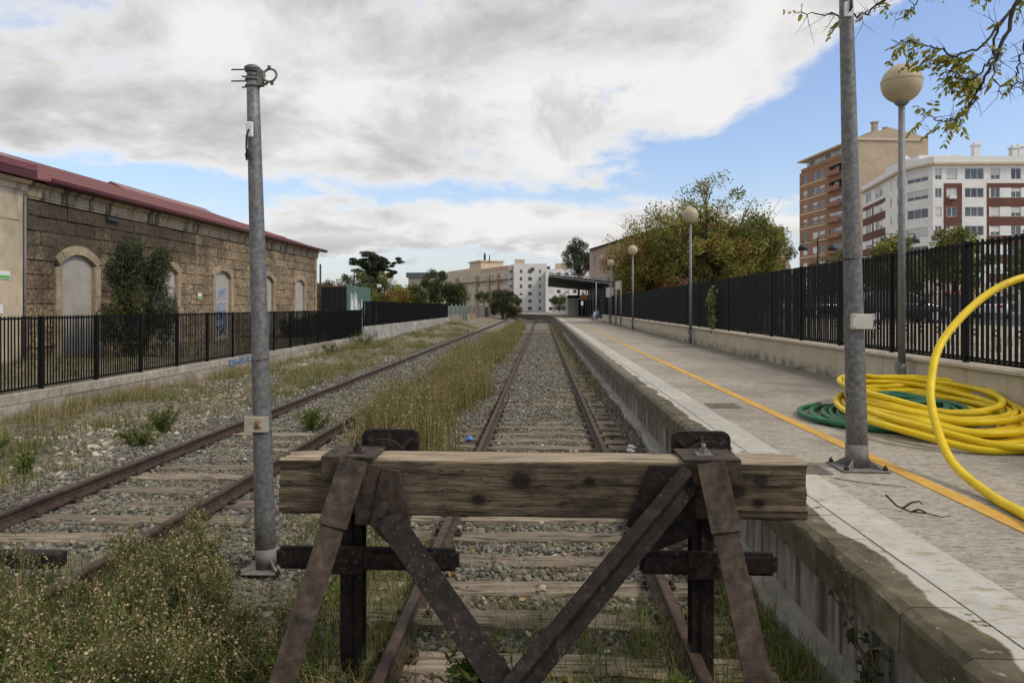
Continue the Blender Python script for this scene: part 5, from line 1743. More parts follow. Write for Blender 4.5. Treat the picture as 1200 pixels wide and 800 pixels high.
m = MB(); m.obox(A, u, n, 36.5, 50, -10, -.6, 14.8, 19.6); m.obox(A, u, n, 36.0, 50.5, -10.5, -.1, 19.6, 20.1); m.build('tower', MATS['cream_band'], bf_)
for q in (22, 46.8, 61, 70): 
    m = MB(); m.obox(A, u, n, q, q + 1.2, -.1, .9, .3, 14.2); m.build('pier', MATS['pink_wall'], bf_)
m = MB()
for (q, h_) in ((45, 3.4), (45.8, 3.0), (44.4, 2.6), (50.5, 2.2)):
    p = A + u * q + n * -4
    m.tube([(p.x, p.y, 19.5), (p.x, p.y, 20 + h_)], .22, 6)
m.build('antenna', MATS['dark_paint'], bf_)

db = thing('flat_roofed_building', 'pale building under a flat dark roof behind the trees on the left', 'building', (-40, 245, .3))
m = MB(); m.box(-44.8, -34.2, 242, 256, .2, 11.6); m.build('wall', MATS['flat_beige'], db)
m = MB(); m.box(-45.4, -33.4, 241, 257, 11.62, 13.3); m.build('roof', MATS['grey_metal'], db)

# -- old station house behind the autumn trees
st = thing('station_house', 'old pink station house with brick corners behind the autumn trees', 'building', (12, 98, .5))
A, B_ = Vector((8.0, 122, 0)), Vector((14.0, 90.0, 0))
u, n, L = seg(A, B_)
if n.x > 0: n = -n
m = MB(); m.obox(A, u, n, .1, L - .1, -12, -.45, .3, 11.2); m.build('core', MATS['void_dark'], st)
rows = [9.2, 5.6, 2.2]
cl = [(2.5 + 4.2 * k, 3.9 + 4.2 * k) for k in range(7)]
facade(st, A, u, n, L, .3, 11.4, rows, 1.9, cl, [(0, L, 0)], [MATS['pink_wall']])
for zc_ in rows:
    for c0, c1 in cl: window(st, A, u, n, c0 + .01, c1 - .01, zc_ - .94, zc_ + .94, -.1, 1, .4, rr)
m = MB(); m.obox(A, u, n, L - 1.0, L + .3, -.6, .08, .3, 11.4); m.obox(A, u, n, L - .2, L + .3, -12, -.6, .3, 11.4); m.build('brick_quoin', MATS['brick_red'], st)
m = MB(); m.prism([A + n * .7 + Vector((0, 0, 11.4)), A + n * -6 + Vector((0, 0, 12.6)), A + n * -12.5 + Vector((0, 0, 11.4))], u * L); m.build('roof', MATS['dark_roof'], st)

# ------------------------------------------------------------------ station canopy
mat('canopy_sheet', [(.3, (.014, .017, .019)), (.7, (.024, .028, .030))], 4, 5, .7, .1, .01, stretch=(1, 6, 1))
cn = thing('station_canopy', 'dark sloping station canopy on steel trusses far along the platform', 'canopy', (6, 98, PZ))
m = MB(); yl = 20.0
m.prism([(.95, 88.05, 5.62), (8.9, 88.05, 4.82), (8.9, 88.05, 4.92), (.95, 88.05, 5.80)], (0, yl, 0)); m.prism([(.95, 108.06, 5.62), (8.9, 108.06, 4.82), (8.9, 108.06, 4.92), (.95, 108.06, 5.80)], (.15, 26, 0)); m.build('roof', MATS['canopy_sheet'], cn)
for k in range(5):
    y = 88.0 + k * 4.9
    m = MB()
    top = [(lerp(.9, 8.9, i / 12), y, lerp(5.98, 5.30, i / 12)) for i in range(13)]
    bot = [(lerp(.9, 8.9, i / 12), y, lerp(5.60, 4.62, i / 12)) for i in range(13)]
    m.tube(top, .055, 6); m.tube(bot, .055, 6)
    for i in range(12):
        m.tube([top[i], bot[i + 1] if i % 2 else bot[i]], .03, 5); m.tube([bot[i], top[i + 1]], .03, 5)
    m.build('truss', MATS['pole_grey'], cn)
    m = MB(); m.tube([(6.55, y, PZ), (6.55, y, 4.9)], .09, 10); m.build('column', MATS['pole_grey'], cn)
    m = MB(); m.tube([(8.3, y, PZ), (8.3, y, 4.7)], .09, 10); m.build('column', MATS['pole_grey'], cn)
m = MB(); m.box(8.5, 8.7, 88, 108, PZ, 4.75); m.prism([(8.5, 108.01, PZ), (8.7, 108.01, PZ), (8.7, 108.01, 4.75), (8.5, 108.01, 4.75)], (.15, 26, 0)); m.build('back_wall', MATS['dark_paint'], cn)
kb = thing('station_building', 'cream station building with dark doorway at the far end of the canopy', 'building', (6, 116, PZ))
m = MB(); m.box(4.0, 8.4, 112, 122, PZ, 3.7); m.build('wall', MATS['flat_beige'], kb)
m = MB(); m.box(5.6, 8.0, 111.9, 111.98, PZ, 3.0); m.build('doorway', MATS['void_dark'], kb)
m = MB(); m.box(4.1, 5.2, 111.9, 111.98, PZ, 3.2); m.build('shutter', MATS['grey_plate'], kb)
dp = thing('display_board', 'black hanging display board with an orange panel under the canopy', 'display', (4.5, 94, 3.2))
mat('orange_panel', [(.3, (.55, .20, .08)), (.7, (.65, .26, .11))], 3, 3, .6, 0)
m = MB(); m.box(3.3, 4.9, 94, 94.15, 3.05, 3.38); m.build('screen', MATS['black_paint'], dp)
m = MB(); m.prism([(4.92, 94, 2.85), (5.75, 94, 2.85), (5.75, 94, 3.35), (5.33, 94, 3.7), (4.92, 94, 3.35)], (0, .1, 0)); m.build('orange_panel', MATS['orange_panel'], dp)
m = MB()
for x in (3.5, 4.7, 5.3): m.tube([(x, 94.07, 3.36), (x, 94.07, 5.3)], .025, 6)
m.build('hanger', MATS['dark_paint'], dp)

# two-post sign and information panel
sg = thing('platform_sign', 'grey sign board on two posts near the end of the platform fence', 'sign', (5.55, 52.5, PZ))
for x, y in ((5.42, 53.4), (5.60, 51.8)):
    m = MB(); m.tube([(x, y, PZ), (x, y, 3.75)], .05, 10); m.build('post', MATS['dull_zinc'], sg)
m = MB(); m.prism([(5.42, 53.4, 3.2), (5.60, 51.8, 3.2), (5.60, 51.8, 3.8), (5.42, 53.4, 3.8)], (-.04, -.01, 0)); m.build('board', MATS['grey_plate'], sg)
ip = thing('info_panel', 'white information panel on a pole before the end of the platform fence', 'sign', (5.7, 62, PZ))
m = MB(); m.tube([(5.72, 62, PZ), (5.72, 62, 3.9)], .04, 8); m.build('post', MATS['pole_grey'], ip)
m = MB(); m.box(5.45, 6.05, 61.9, 61.95, 2.75, 3.55); m.build('board', MATS['white_plate'], ip)
sp_ = thing('sign_pole', 'slim pole standing on the platform under the canopy edge', 'pole', (4.75, 86, PZ))
m = MB(); m.tube([(4.75, 86, PZ), (4.75, 86, 2.6)], .035, 8); m.build('post', MATS['dark_paint'], sp_)
m = MB(); m.box(4.62, 4.88, 85.94, 85.98, 2.1, 2.6); m.build('plate', MATS['white_plate'], sp_)


def bicycle(label, x, y, rz, c):
    r = thing('bicycle', label, 'bicycle', (x, y, PZ), 'bicycles parked by the fence end', rz)
    def part(nm, f, mt):
        mb = MB(); f(mb); return put(nm, mb.mesh(nm, MATS[mt]), r)
    for wx in (-.52, .52):
        w = part('wheel', lambda b: b.tube([(wx + .33 * math.cos(a), 0, .34 + .33 * math.sin(a)) for a in np.linspace(0, 6.283, 24)[:-1]], .02, 6, closed=True), 'black_rubber')
        q = MB()
        for a in np.linspace(0, math.pi, 7)[:-1]: q.tube([(wx + .31 * math.cos(a), 0, .34 + .31 * math.sin(a)), (wx - .31 * math.cos(a), 0, .34 - .31 * math.sin(a))], .004, 4)
        put('spokes', q.mesh('spokes', MATS['dull_zinc']), w)
    def fr(b):
        for a, c_ in (((-.52, .34), (-.08, .32)), ((-.08, .32), (.38, .82)), ((-.2, .78), (.38, .84)), ((-.08, .32), (-.22, .90)), ((-.52, .34), (-.2, .76)), ((.36, .92), (.52, .34))): b.tube([(a[0], 0, a[1]), (c_[0], 0, c_[1])], .02, 6)
    part('frame', fr, c)
    part('saddle', lambda b: b.sphere((-.24, 0, .94), .11, 10, 6, sq=(1.2, .7, .35)), 'black_rubber')
    part('handlebar', lambda b: b.tube([(.30, -.26, .98), (.36, -.1, 1.0), (.36, .1, 1.0), (.30, .26, .98)], .014, 6), 'dull_zinc')
    return r


bicycle('white bicycle parked nearest the end of the platform fence', 5.2, 72.0, R(70), 'white_plate')
bicycle('blue bicycle parked behind the white one by the fence end', 5.5, 74.6, R(35), 'blue_plastic')
bicycle('grey bicycle parked third, toward the canopy columns', 5.9, 78.0, R(80), 'dull_zinc')

# ------------------------------------------------------------------ cars and street lamps beyond the fence
mat('car_glass', [(.3, (.02, .024, .028)), (.7, (.03, .035, .04))], 1, 1, .06, 0, spec=.7)
mat('car_trim', [(.3, (.02, .02, .02)), (.7, (.03, .03, .03))], 3, 2, .6, 0)
mat('head_lamp', [(.3, (.6, .6, .62)), (.7, (.7, .7, .72))], 3, 2, .15, 0, spec=.6)
mat('tail_lamp', [(.3, (.35, .02, .02)), (.7, (.42, .03, .03))], 3, 2, .2, 0, spec=.6)
mat('alloy', [(.3, (.4, .4, .41)), (.7, (.5, .5, .51))], 3, 2, .35, 0, metal=.6)
for nm, c in (('car_black', (.012, .015, .02)), ('car_white', (.62, .62, .62)), ('car_silver', (.32, .33, .34)), ('car_blue', (.03, .045, .07))):
    mat(nm, [(.3, c), (.7, g(1.15, c))], 2, 2, .22, 0, spec=.6)


def car(label, x, y, rz, paint):
    r = thing('parked_car', label, 'car', (x, y, 1.232), 'cars parked beyond the fence', rz)
    # stations along the length: (x, half width at sill, half width at shoulder, underside, shoulder height)
    st_ = [(-2.08, .60, .66, .42, .78), (-2.0, .74, .80, .30, .88), (-1.6, .83, .87, .22, .93), (-.8, .86, .89, .20, .94), (.2, .86, .89, .20, .93), (.95, .85, .88, .21, .91), (1.5, .82, .85, .24, .82), (1.95, .74, .77, .30, .70), (2.1, .58, .62, .40, .58)]
    b = MB()
    for (sx, w0, w1, zb, zt) in st_:
        zm = (zb + zt) / 2
        for (yy, zz) in ((-w0, zb), (-w1 * 1.02, zm), (-w1, zt - .05), (-w1 + .10, zt), (w1 - .10, zt), (w1, zt - .05), (w1 * 1.02, zm), (w0, zb)): b.v.append((sx, yy, zz))
    for i in range(len(st_) - 1):
        for j in range(8):
            b.f.append((i * 8 + j, i * 8 + (j + 1) % 8, (i + 1) * 8 + (j + 1) % 8, (i + 1) * 8 + j)[::-1]); b.m.append(0); b.sm.append(True)
    b.f.append(tuple(range(8))); b.f.append(tuple(64 + j for j in range(7, -1, -1))); b.m += [0, 0]; b.sm += [False, False]
    put('body', b.mesh('body', MATS[paint]), r)
    gp = [(-1.95, .90), (-1.25, 1.40), (-.75, 1.46), (.05, 1.44), (.45, 1.34), (1.15, .90)]
    b = MB()
    for s_, k in ((-1, 0), (1, 1)):
        for (gx_, gz_) in gp: b.v.append((gx_, s_ * (.80 if gz_ < 1 else .62), gz_))
    for i in range(5):
        b.f.append((i, i + 1, 7 + i, 6 + i)[::-1]); b.m.append(1 if i in (0, 4) else 0); b.sm.append(False)
    b.f.append((0, 1, 2, 3, 4, 5)); b.f.append((11, 10, 9, 8, 7, 6)); b.m += [1, 1]; b.sm += [False, False]
    put('cabin', b.mesh('cabin', [MATS[paint], MATS['car_glass']]), r)
    for s_ in (-1, 1):
        q = MB()
        for (x0, x1) in ((-1.0, -.96), (-.12, -.05)):
            q.prism([(x0, s_ * .805, .92), (x1, s_ * .805, .92), (x1, s_ * .645, 1.42), (x0, s_ * .645, 1.42)], (0, s_ * .02, 0))
        put('pillar', q.mesh('pillar', MATS[paint]), r)
        q = MB(); q.box(.75, .95, s_ * .95 - .09, s_ * .95 + .09, .93, 1.06); put('mirror', q.mesh('mirror', MATS[paint]), r)
        q = MB(); q.box(1.90, 2.06, s_ * .55 - .15, s_ * .55 + .15, .56, .68); put('headlight', q.mesh('headlight', MATS['head_lamp'], bevel=.03), r)
        q = MB(); q.box(-2.09, -1.98, s_ * .60 - .12, s_ * .60 + .12, .66, .84); put('tail_light', q.mesh('tail_light', MATS['tail_lamp'], bevel=.02), r)
        for wx in (-1.28, 1.28):
            q = MB(); q.tube([(wx, s_ * .70, .31), (wx, s_ * .90, .31)], .315, 20); w = put('tyre', q.mesh('tyre', MATS['black_rubber']), r)
            q = MB(); q.tube([(wx, s_ * .90, .31), (wx, s_ * .915, .31)], .20, 16); put('rim', q.mesh('rim', MATS['alloy']), w)
    return r


car('black car parked nearest the fence, seen from its side', 16.2, 33.9, 0.0, 'car_black')
car('white car parked behind the arch of yellow pipe', 28.1, 46.4, R(55), 'car_white')
car('dark blue car parked between the black car and the silver car', 19.9, 51.5, R(10), 'car_blue')
car('silver car parked farthest along, seen through the dense fence bars', 23.6, 71.0, R(40), 'car_silver')


def lantern_post(label, x, y, h):
    r = thing('street_lamp', label, 'street lamp', (x, y, 1.22), 'black twin lantern street lamps beyond the fence')
    m = MB(); m.tube([(x, y, 1.22), (x, y, 2.0), (x, y, 2.05), (x, y, h)], [.11, .10, .06, .05], 10); m.build('post', MATS['black_paint'], r)
    m = MB(); m.tube([(x - 1.25, y, h - .35), (x + 1.25, y, h - .35)], .03, 6); m.build('arm', MATS['black_paint'], r)
    for s_ in (-1, 1):
        q = MB(); q.tube([(x + s_ * 1.2, y, h - .38), (x + s_ * 1.2, y, h - .6), (x + s_ * 1.2, y, h - .75), (x + s_ * 1.2, y, h - 1.1)], [.05, .09, .34, .40], 12); q.build('lantern', MATS['dark_paint'], r)
    return r


lantern_post('black twin lantern street lamp left of the galvanised platform pole', 22.8, 61.0, 7.7)
lantern_post('black twin lantern street lamp behind the nearest globe lamp', 29.6, 61.3, 8.3)
m = MB(); m.tube([(-15.9, 51.5, .9), (-15.9, 51.5, 5.0)], .07, 8)
tag(m.build('wooden_pole', MATS['bark']), 'dark slim pole rising beside the far end of the stone warehouse', 'pole')
for (x, y, l) in ((-24, 92, 'thin dark lamp post with a side arm among trees beyond the container'),):
    r = thing('street_lamp', l, 'street lamp', (x, y, .8))
    m = MB(); m.tube([(x, y, .8), (x, y, 6.6)], .07, 8); m.build('post', MATS['dark_paint'], r)
    m = MB(); m.tube([(x, y, 6.4), (x + .9, y, 6.6)], .04, 6); m.sphere((x + 1.0, y, 6.5), .22, 8, 6, sq=(1.3, 1, .5)); m.build('lantern', MATS['dark_paint'], r)
# shop fronts across the street
mat('awning_red', [(.3, (.25, .06, .05)), (.7, (.32, .09, .07))], 3, 3, .8, 0)
sf = thing('shop_row', 'dark ground floor shop fronts with red awnings seen through the fence', 'shop', (45, 96, 1.2))
m = MB(); m.box(24, 90, 95, 103, 1.2, 4.9); m.build('wall', MATS['flat_beige'], sf)
for k in range(12):
    x = 25.5 + k * 5.2
    m = MB(); m.box(x, x + 3.6, 94.85, 94.98, 1.25, 3.6); m.build('shop_window', MATS['window_glass'], sf)
    m = MB(); m.prism([(x - .2, 94.95, 4.0), (x - .2, 93.6, 3.6), (x - .2, 93.6, 3.45), (x - .2, 94.95, 3.9)], (4.0, 0, 0)); m.build('awning', MATS['awning_red'] if k % 2 else MATS['grey_board'], sf)

# ------------------------------------------------------------------ vegetation
def rand_unit(n):
    v = rng.normal(0, 1, (n, 3))
    return v / np.linalg.norm(v, axis=1, keepdims=True)


def leaf_faces(P, size, aspect=.6, droop=0.0, nrm_up=.35):
    """one quad leaf per point, random attitude"""
    n = len(P)
    a = rand_unit(n)
    a[:, 2] -= droop
    a /= np.linalg.norm(a, axis=1, keepdims=True)
    b = rand_unit(n)
    b[:, 2] += nrm_up
    c = np.cross(a, b)
    c /= np.maximum(np.linalg.norm(c, axis=1, keepdims=True), 1e-6)
    s = (size * rng.uniform(.6, 1.3, n))[:, None] if np.isscalar(size) else (size * rng.uniform(.6, 1.3, n))[:, None]
    a = a * s * .5
    c = c * s * .5 * aspect
    V = np.stack([P - a, P + c * 1.0 - a * .1, P + a, P - c * 1.0 - a * .1], 1).reshape(-1, 3)
    F = np.arange(4 * n).reshape(n, 4)
    return V, F


def tree(name, label, base, H, cz, rad, nclump, nleaf, lsize, mats, trunk_r=.18, seed=1, clump_r=None, flat=1.0, hollow=.35, top_sparse=False, group=None, limbs=12, cat='tree', trunk_top=None, gap=0.0, twigs=0, aspect=.6, lower=1.0):
    """tapered trunk, limbs reaching the clumps, crown of many small leaf faces gathered in clumps"""
    rr = np.random.default_rng(seed)
    root = thing(name, label, cat, base, group)
    bx, by, bz = base
    C = []
    while len(C) < nclump:
        d = rr.normal(0, 1, 3); d /= np.linalg.norm(d)
        q = rr.random() ** hollow
        p = d * q * np.array(rad)
        if p[2] < 0: p[2] *= lower
        if gap and noise2(p[0] * 1.3 + seed, p[2] * 1.3 + p[1], 1.1, seed % 7) < gap: continue
        C.append(p + np.array([bx, by, bz + cz]))
    C = np.array(C)
    clump_r = clump_r or max(rad) * .28
    tt = trunk_top or (cz - rad[2] * .35)
    m = MB()
    lean = rr.normal(0, .04, 2) * H
    tp = [(bx + lean[0] * t * t + math.sin(t * 5 + seed) * .04 * trunk_r * 5, by + lean[1] * t * t, bz - .2 + (tt + .2) * t) for t in np.linspace(0, 1, 7)]
    m.tube(tp, [trunk_r * (1.25 if i == 0 else 1 - .45 * i / 6) for i in range(7)], 9)
    m.build('trunk', MATS['bark'], root)
    lb = MB()
    order = rr.permutation(nclump)[:limbs]
    for k in order:
        c = C[k]
        t0 = rr.uniform(.55, 1.0)
        s = np.array(tp[int(t0 * 6)])
        mid = (s + c) / 2 + np.array([rr.normal(0, .08), rr.normal(0, .08), .10]) * np.linalg.norm(c - s)
        r0 = trunk_r * rr.uniform(.28, .5)
        pts = [tuple(s), tuple(s * .45 + mid * .55 + rr.normal(0, .03, 3)), tuple(mid), tuple((mid + c) / 2 + rr.normal(0, .05, 3)), tuple(c)]
        lb.tube(pts, [r0, r0 * .8, r0 * .6, r0 * .4, r0 * .15], 6)
        for q in range(twigs):
            e = c + rr.normal(0, 1, 3) * clump_r * .9 + np.array([0, 0, clump_r * .5])
            lb.tube([tuple((mid + c) / 2), tuple((c + e) / 2 + rr.normal(0, .06, 3)), tuple(e)], [r0 * .3, r0 * .18, r0 * .06], 4)
    lb.build('limbs', MATS['bark'], root, kind='stuff')
    per = nleaf // nclump
    cr = clump_r * rr.uniform(.6, 1.3, nclump)
    if top_sparse:
        hfrac = (C[:, 2] - C[:, 2].min()) / (np.ptp(C[:, 2]) + 1e-6)
        cnt = (per * np.where(hfrac > .62, .30, np.where(hfrac > .48, .75, 1.15))).astype(int)
    else:
        cnt = np.full(nclump, per)
    idx_ = np.repeat(np.arange(nclump), cnt)
    n = len(idx_)
    d = rr.normal(0, 1, (n, 3)); d /= np.linalg.norm(d, axis=1, keepdims=True)
    P = C[idx_] + d * (rr.random(n) ** .45)[:, None] * cr[idx_][:, None] * np.array([1, 1, flat])
    V, F = leaf_faces(P, lsize, aspect)
    V = V - np.array([bx, by, bz])
    w = np.array([q[1] for q in mats], float); w /= w.sum()
    cm = rr.choice(len(mats), nclump, p=w)
    mi = cm[idx_]
    sw = rr.random(n) < .25
    mi = np.where(sw, rr.choice(len(mats), n, p=w), mi)
    put('crown', npmesh('crown', V, F, [MATS[q[0]] for q in mats], mi), root, kind='stuff')
    return root


# big autumn trees behind the platform fence
tree('autumn_tree', 'big broad autumn tree with thinning top behind the second globe lamp', (13.2, 58.5, 1.2), 12.5, 6.3, (5.2, 4.2, 4.7), 150, 46000, .20, [('leaf_autumn', 5), ('leaf_mid', 3), ('leaf_orange', .6)], .30, 3, 1.0, hollow=.42, top_sparse=True, limbs=80, twigs=3, gap=.22, group='autumn trees behind the platform fence')
tree('autumn_tree', 'rusty brown autumn tree left of the big one, in front of the pink station house', (9.0, 62.0, 1.2), 9.5, 4.9, (3.7, 3.2, 3.6), 100, 32000, .19, [('leaf_autumn', 4), ('leaf_orange', 2.6), ('leaf_mid', 1)], .22, 8, .85, hollow=.42, top_sparse=True, limbs=40, twigs=3, gap=.2, group='autumn trees behind the platform fence')
tree('autumn_tree', 'low olive autumn tree at the right edge of the autumn trees', (17.6, 60.5, 1.2), 7, 4.4, (3.0, 2.6, 3.3), 60, 18000, .19, [('leaf_autumn', 4), ('leaf_mid', 2)], .16, 12, .8, limbs=20, twigs=2, group='autumn trees behind the platform fence')
tree('street_tree', 'orange leaved low tree just behind the two-post sign', (8.3, 66, 1.2), 5, 3.0, (1.9, 1.8, 2.0), 30, 6000, .17, [('leaf_orange', 3), ('leaf_autumn', 2)], .1, 13, .6, limbs=12)
# trees on the street, before the white block
for i, (x, y, h, r_, lab) in enumerate(((25.6, 46, 6.0, 1.9, 'olive street tree before the white block, right of the nearest globe lamp post'), (21.0, 44.5, 5.1, 1.3, 'small street tree left of the nearest globe lamp post'), (31.5, 47.5, 5.6, 2.1, 'street tree with thin top at the right edge above the fence'), (28.6, 58, 5.2, 1.9, 'rounded street tree farther back between two street trees'))):
    tree('street_tree', lab, (x, y, 1.2), h, h * .66, (r_, r_, h * .34), 45, 9000, .17, [('leaf_mid', 3), ('leaf_autumn', 2.6)], .1, 20 + i, .55, limbs=22, twigs=2, group='street trees beyond the platform fence')
for i, (x, y, h, r_, lab) in enumerate(((30, 76, 6.4, 3.0, 'dark dense tree behind the parked cars, left of the galvanised pole'), (36, 80, 6.2, 3.2, 'dark dense tree behind the parked cars, right of the galvanised pole'), (25.2, 82, 5.2, 2.6, 'dark low tree farthest left behind the silver car'))):
    tree('street_tree', lab, (x, y, 1.2), h, h * .6, (r_, r_, h * .38), 40, 7000, .26, [('leaf_dark', 3), ('leaf_mid', 1)], .16, 30 + i, 1.0, limbs=14, group='dark trees behind the parked cars')
# left-hand background
tree('cedar_tree', 'spreading dark cedar with layered flat boughs beyond the container', (-25.2, 109, .6), 10.6, 7.9, (3.8, 3.4, 1.9), 90, 20000, .24, [('leaf_cedar', 1)], .34, 41, .72, flat=.40, hollow=.5, limbs=50, trunk_top=7.6, lower=1.9, gap=.22)
for i, (x, y, h, r_, mt, lab) in enumerate((
        (-27.2, 104, 6.6, 3.2, [('leaf_mid', 2), ('leaf_dark', 2)], 'broad green tree under the left boughs of the cedar'),
        (-22.4, 102, 5.6, 2.6, [('leaf_mid', 2), ('leaf_autumn', 1)], 'olive tree under the right boughs of the cedar'),
        (-19.6, 99, 4.2, 1.7, [('leaf_orange', 1), ('leaf_autumn', 2)], 'small yellowing autumn tree right of the cedar'),
        (-17.6, 100, 4.4, 1.6, [('leaf_autumn', 1), ('leaf_dark', 2)], 'thin brown tree between the yellowing tree and the dark roofed building'),
        (-15.6, 106, 6.6, 2.5, [('leaf_mid', 1), ('leaf_dark', 2)], 'tall green tree before the dark roofed building'),
        (-13.0, 108, 4.9, 2.2, [('leaf_dark', 2), ('leaf_mid', 1)], 'lower green tree beside the start of the beige flats'),
        (-29.8, 98, 4.2, 1.8, [('leaf_dark', 1), ('leaf_mid', 1)], 'small dark tree showing above the container, nearest the warehouse'),
        (-33.5, 112, 5.0, 1.6, [('leaf_grey', 1), ('leaf_mid', 1)], 'pale thin tree between the slim pole and the cedar'))):
    tree('background_tree', lab, (x, y, .6), h, h * .58, (r_, r_, h * .42), 44, 11000, .22, mt, .12, 50 + i, .8, limbs=14, twigs=1, group='trees beyond the left fence')
for i, (x, y, lab) in enumerate(((-16.2, 200, 'left one of two small round trees before the beige flats'), (-12.4, 200, 'right one of two small round trees before the beige flats'))):
    tree('small_tree', lab, (x, y, .3), 6, 4.2, (1.9, 1.9, 1.7), 22, 3000, .3, [('leaf_mid', 2), ('leaf_dark', 1)], .14, 70 + i, .8, limbs=8, group='small round trees before the beige flats')
tree('bushy_tree', 'large dark rounded bush beside the far end of the siding', (-6.5, 120, .0), 5.0, 2.7, (2.3, 2.2, 2.4), 40, 9000, .22, [('leaf_dark', 3), ('leaf_cedar', 1)], .2, 81, .8, limbs=10)
tree('bushy_tree', 'narrower olive bush on the right flank of the large dark bush', (-4.6, 119, .0), 4, 2.0, (1.1, 1.2, 1.9), 22, 4500, .2, [('leaf_autumn', 2), ('leaf_dark', 2)], .1, 82, .5, limbs=6)
tree('shrub', 'green shrub on the far platform before the white block', (4.1, 165, .5), 4.2, 2.2, (2.1, 2.0, 1.9), 26, 4500, .26, [('leaf_mid', 2), ('leaf_dark', 1)], .1, 83, .8, limbs=8, cat='shrub')
tree('eucalyptus', 'tall grey green eucalyptus with open crown behind the station canopy', (6.6, 130, .5), 14, 9.9, (2.9, 2.7, 3.4), 46, 11000, .24, [('leaf_grey', 3), ('leaf_dark', 1)], .26, 90, .95, limbs=30, twigs=1, gap=.3, hollow=.5)
# dark feathery bush against the warehouse
bz_ = ground_z(np.array([-12.6]), np.array([22.9]))[0]
rt = tree('feathery_bush', 'dark feathery bush growing between the warehouse and the black fence', (-12.6, 22.3, bz_), 3.4, 1.75, (1.10, 1.2, 1.75), 64, 34000, .15, [('leaf_dark', 4), ('grass_olive', .4), ('leaf_mid', .5)], .07, 95, .30, flat=1.9, limbs=70, twigs=5, trunk_top=.8, hollow=.38, gap=.3, aspect=.17, cat='bush')
for i, (x, y, r_, h, lab) in enumerate(((-12.2, 36.5, .9, .9, 'dark low bush at the foot of the warehouse by the fourth arch'), (-12.4, 41.0, 1.2, 1.1, 'dark wide bush at the foot of the warehouse by the last arch'))):
    tree('feathery_bush', lab, (x, y, .35), h, h * .55, (r_, r_ * 1.3, h * .55), 24, 5000, .14, [('leaf_dark', 1)], .05, 97 + i, .35, limbs=8, cat='bush', group='dark bushes along the warehouse foot')


def blades(name, P, h, w, lean, mats, mw, seed=0, label=None, kind='stuff', parent=None, seg=3):
    """curved grass blades standing on points P (n,3)"""
    r2 = np.random.default_rng(seed)
    n = len(P)
    hh = h * r2.uniform(.45, 1.15, n) if np.isscalar(h) else h
    a = r2.uniform(0, 2 * np.pi, n)
    d = np.stack([np.cos(a), np.sin(a), np.zeros(n)], -1)
    sd_ = np.stack([-np.sin(a), np.cos(a), np.zeros(n)], -1)
    ln = np.abs(r2.normal(0, lean, n)) * hh
    rows_ = []
    for k in range(seg + 1):
        t = k / seg
        c = P + d * (ln * t * t)[:, None] + np.array([0, 0, 1.0]) * (hh * (t - .18 * t * t * np.minimum(ln / np.maximum(hh, 1e-6), 1.2)))[:, None]
        ww = w * (1 - t * .92) * r2.uniform(.7, 1.2, n)
        rows_.append(c - sd_ * (ww / 2)[:, None]); rows_.append(c + sd_ * (ww / 2)[:, None])
    V = np.stack(rows_, 1).reshape(-1, 3)
    k2 = 2 * (seg + 1)
    b = (np.arange(n) * k2)[:, None]
    F = np.concatenate([np.stack([b[:, 0] + 2 * k, b[:, 0] + 2 * k + 1, b[:, 0] + 2 * k + 3, b[:, 0] + 2 * k + 2], -1) for k in range(seg)], 0)
    p = np.array(mw, float) / sum(mw)
    mi = r2.choice(len(mats), n, p=p)
    mi = np.tile(mi, seg)
    off = np.array(wloc(parent)) if parent else np.zeros(3)
    return put(name, npmesh(name, V - off, F, [MATS[q] for q in mats], mi), parent, kind=kind)


def tufts(n, x0, x1, y0, y1, per, rad, keep=None, power=1.0, seed=0):
    """points gathered into tufts"""
    r2 = np.random.default_rng(seed)
    y = y0 + (y1 - y0) * r2.random(n) ** power
    x = r2.uniform(x0, x1, n)
    if keep is not None:
        k = r2.random(n) < keep(x, y)
        x, y = x[k], y[k]
    n = len(x)
    x = np.repeat(x, per) + r2.normal(0, rad, n * per)
    y = np.repeat(y, per) + r2.normal(0, rad, n * per)
    return np.stack([x, y, ground_z(x, y) - .01], -1)


r4 = np.random.default_rng(19)
# dry grass strip between the tracks
def strip_keep(x, y):
    c = -2.2 - .10 * np.sin(y * .35) + .55 * (noise2(x * 0, y, .55, 27) - .5)
    wdt = .80 - .30 * sstep(35, 75, y)
    edge = np.clip(1 - ((x - c) / wdt) ** 2, 0, 1)
    return edge * sstep(8.8, 11.5, y) * np.clip(-.25 + 1.9 * noise2(x, y, .85, 3), .04, 1)


P = tufts(7600, -3.3, -1.2, 8.8, 78, 12, .07, strip_keep, 1.3, 4)
hh = .74 * rng.uniform(.35, 1.2, len(P)) * (.25 + 1.15 * noise2(P[:, 0], P[:, 1], .85, 3))
blades('dry_grass', P, hh, .015, .30, ['grass_dry', 'grass_olive', 'grass_green'], [4.0, 4.4, 1.4], 5)
# feathery seed tops give the strip its bushy outline
k = rng.random(len(P)) < .8
Q = P[k] + np.stack([rng.normal(0, .06, k.sum()), rng.normal(0, .06, k.sum()), hh[k] * rng.uniform(.55, 1.0, k.sum())], -1)
Q = np.repeat(Q, 2, 0) + rng.normal(0, .035, (2 * len(Q), 3))
V, F = leaf_faces(Q, .05, .38)
put('dry_grass_plumes', npmesh('dry_grass_plumes', V, F, [MATS['grass_dry'], MATS['grass_olive'], MATS['weed_leaf']], rng.choice(3, len(F), p=[.62, .30, .08])), kind='stuff')

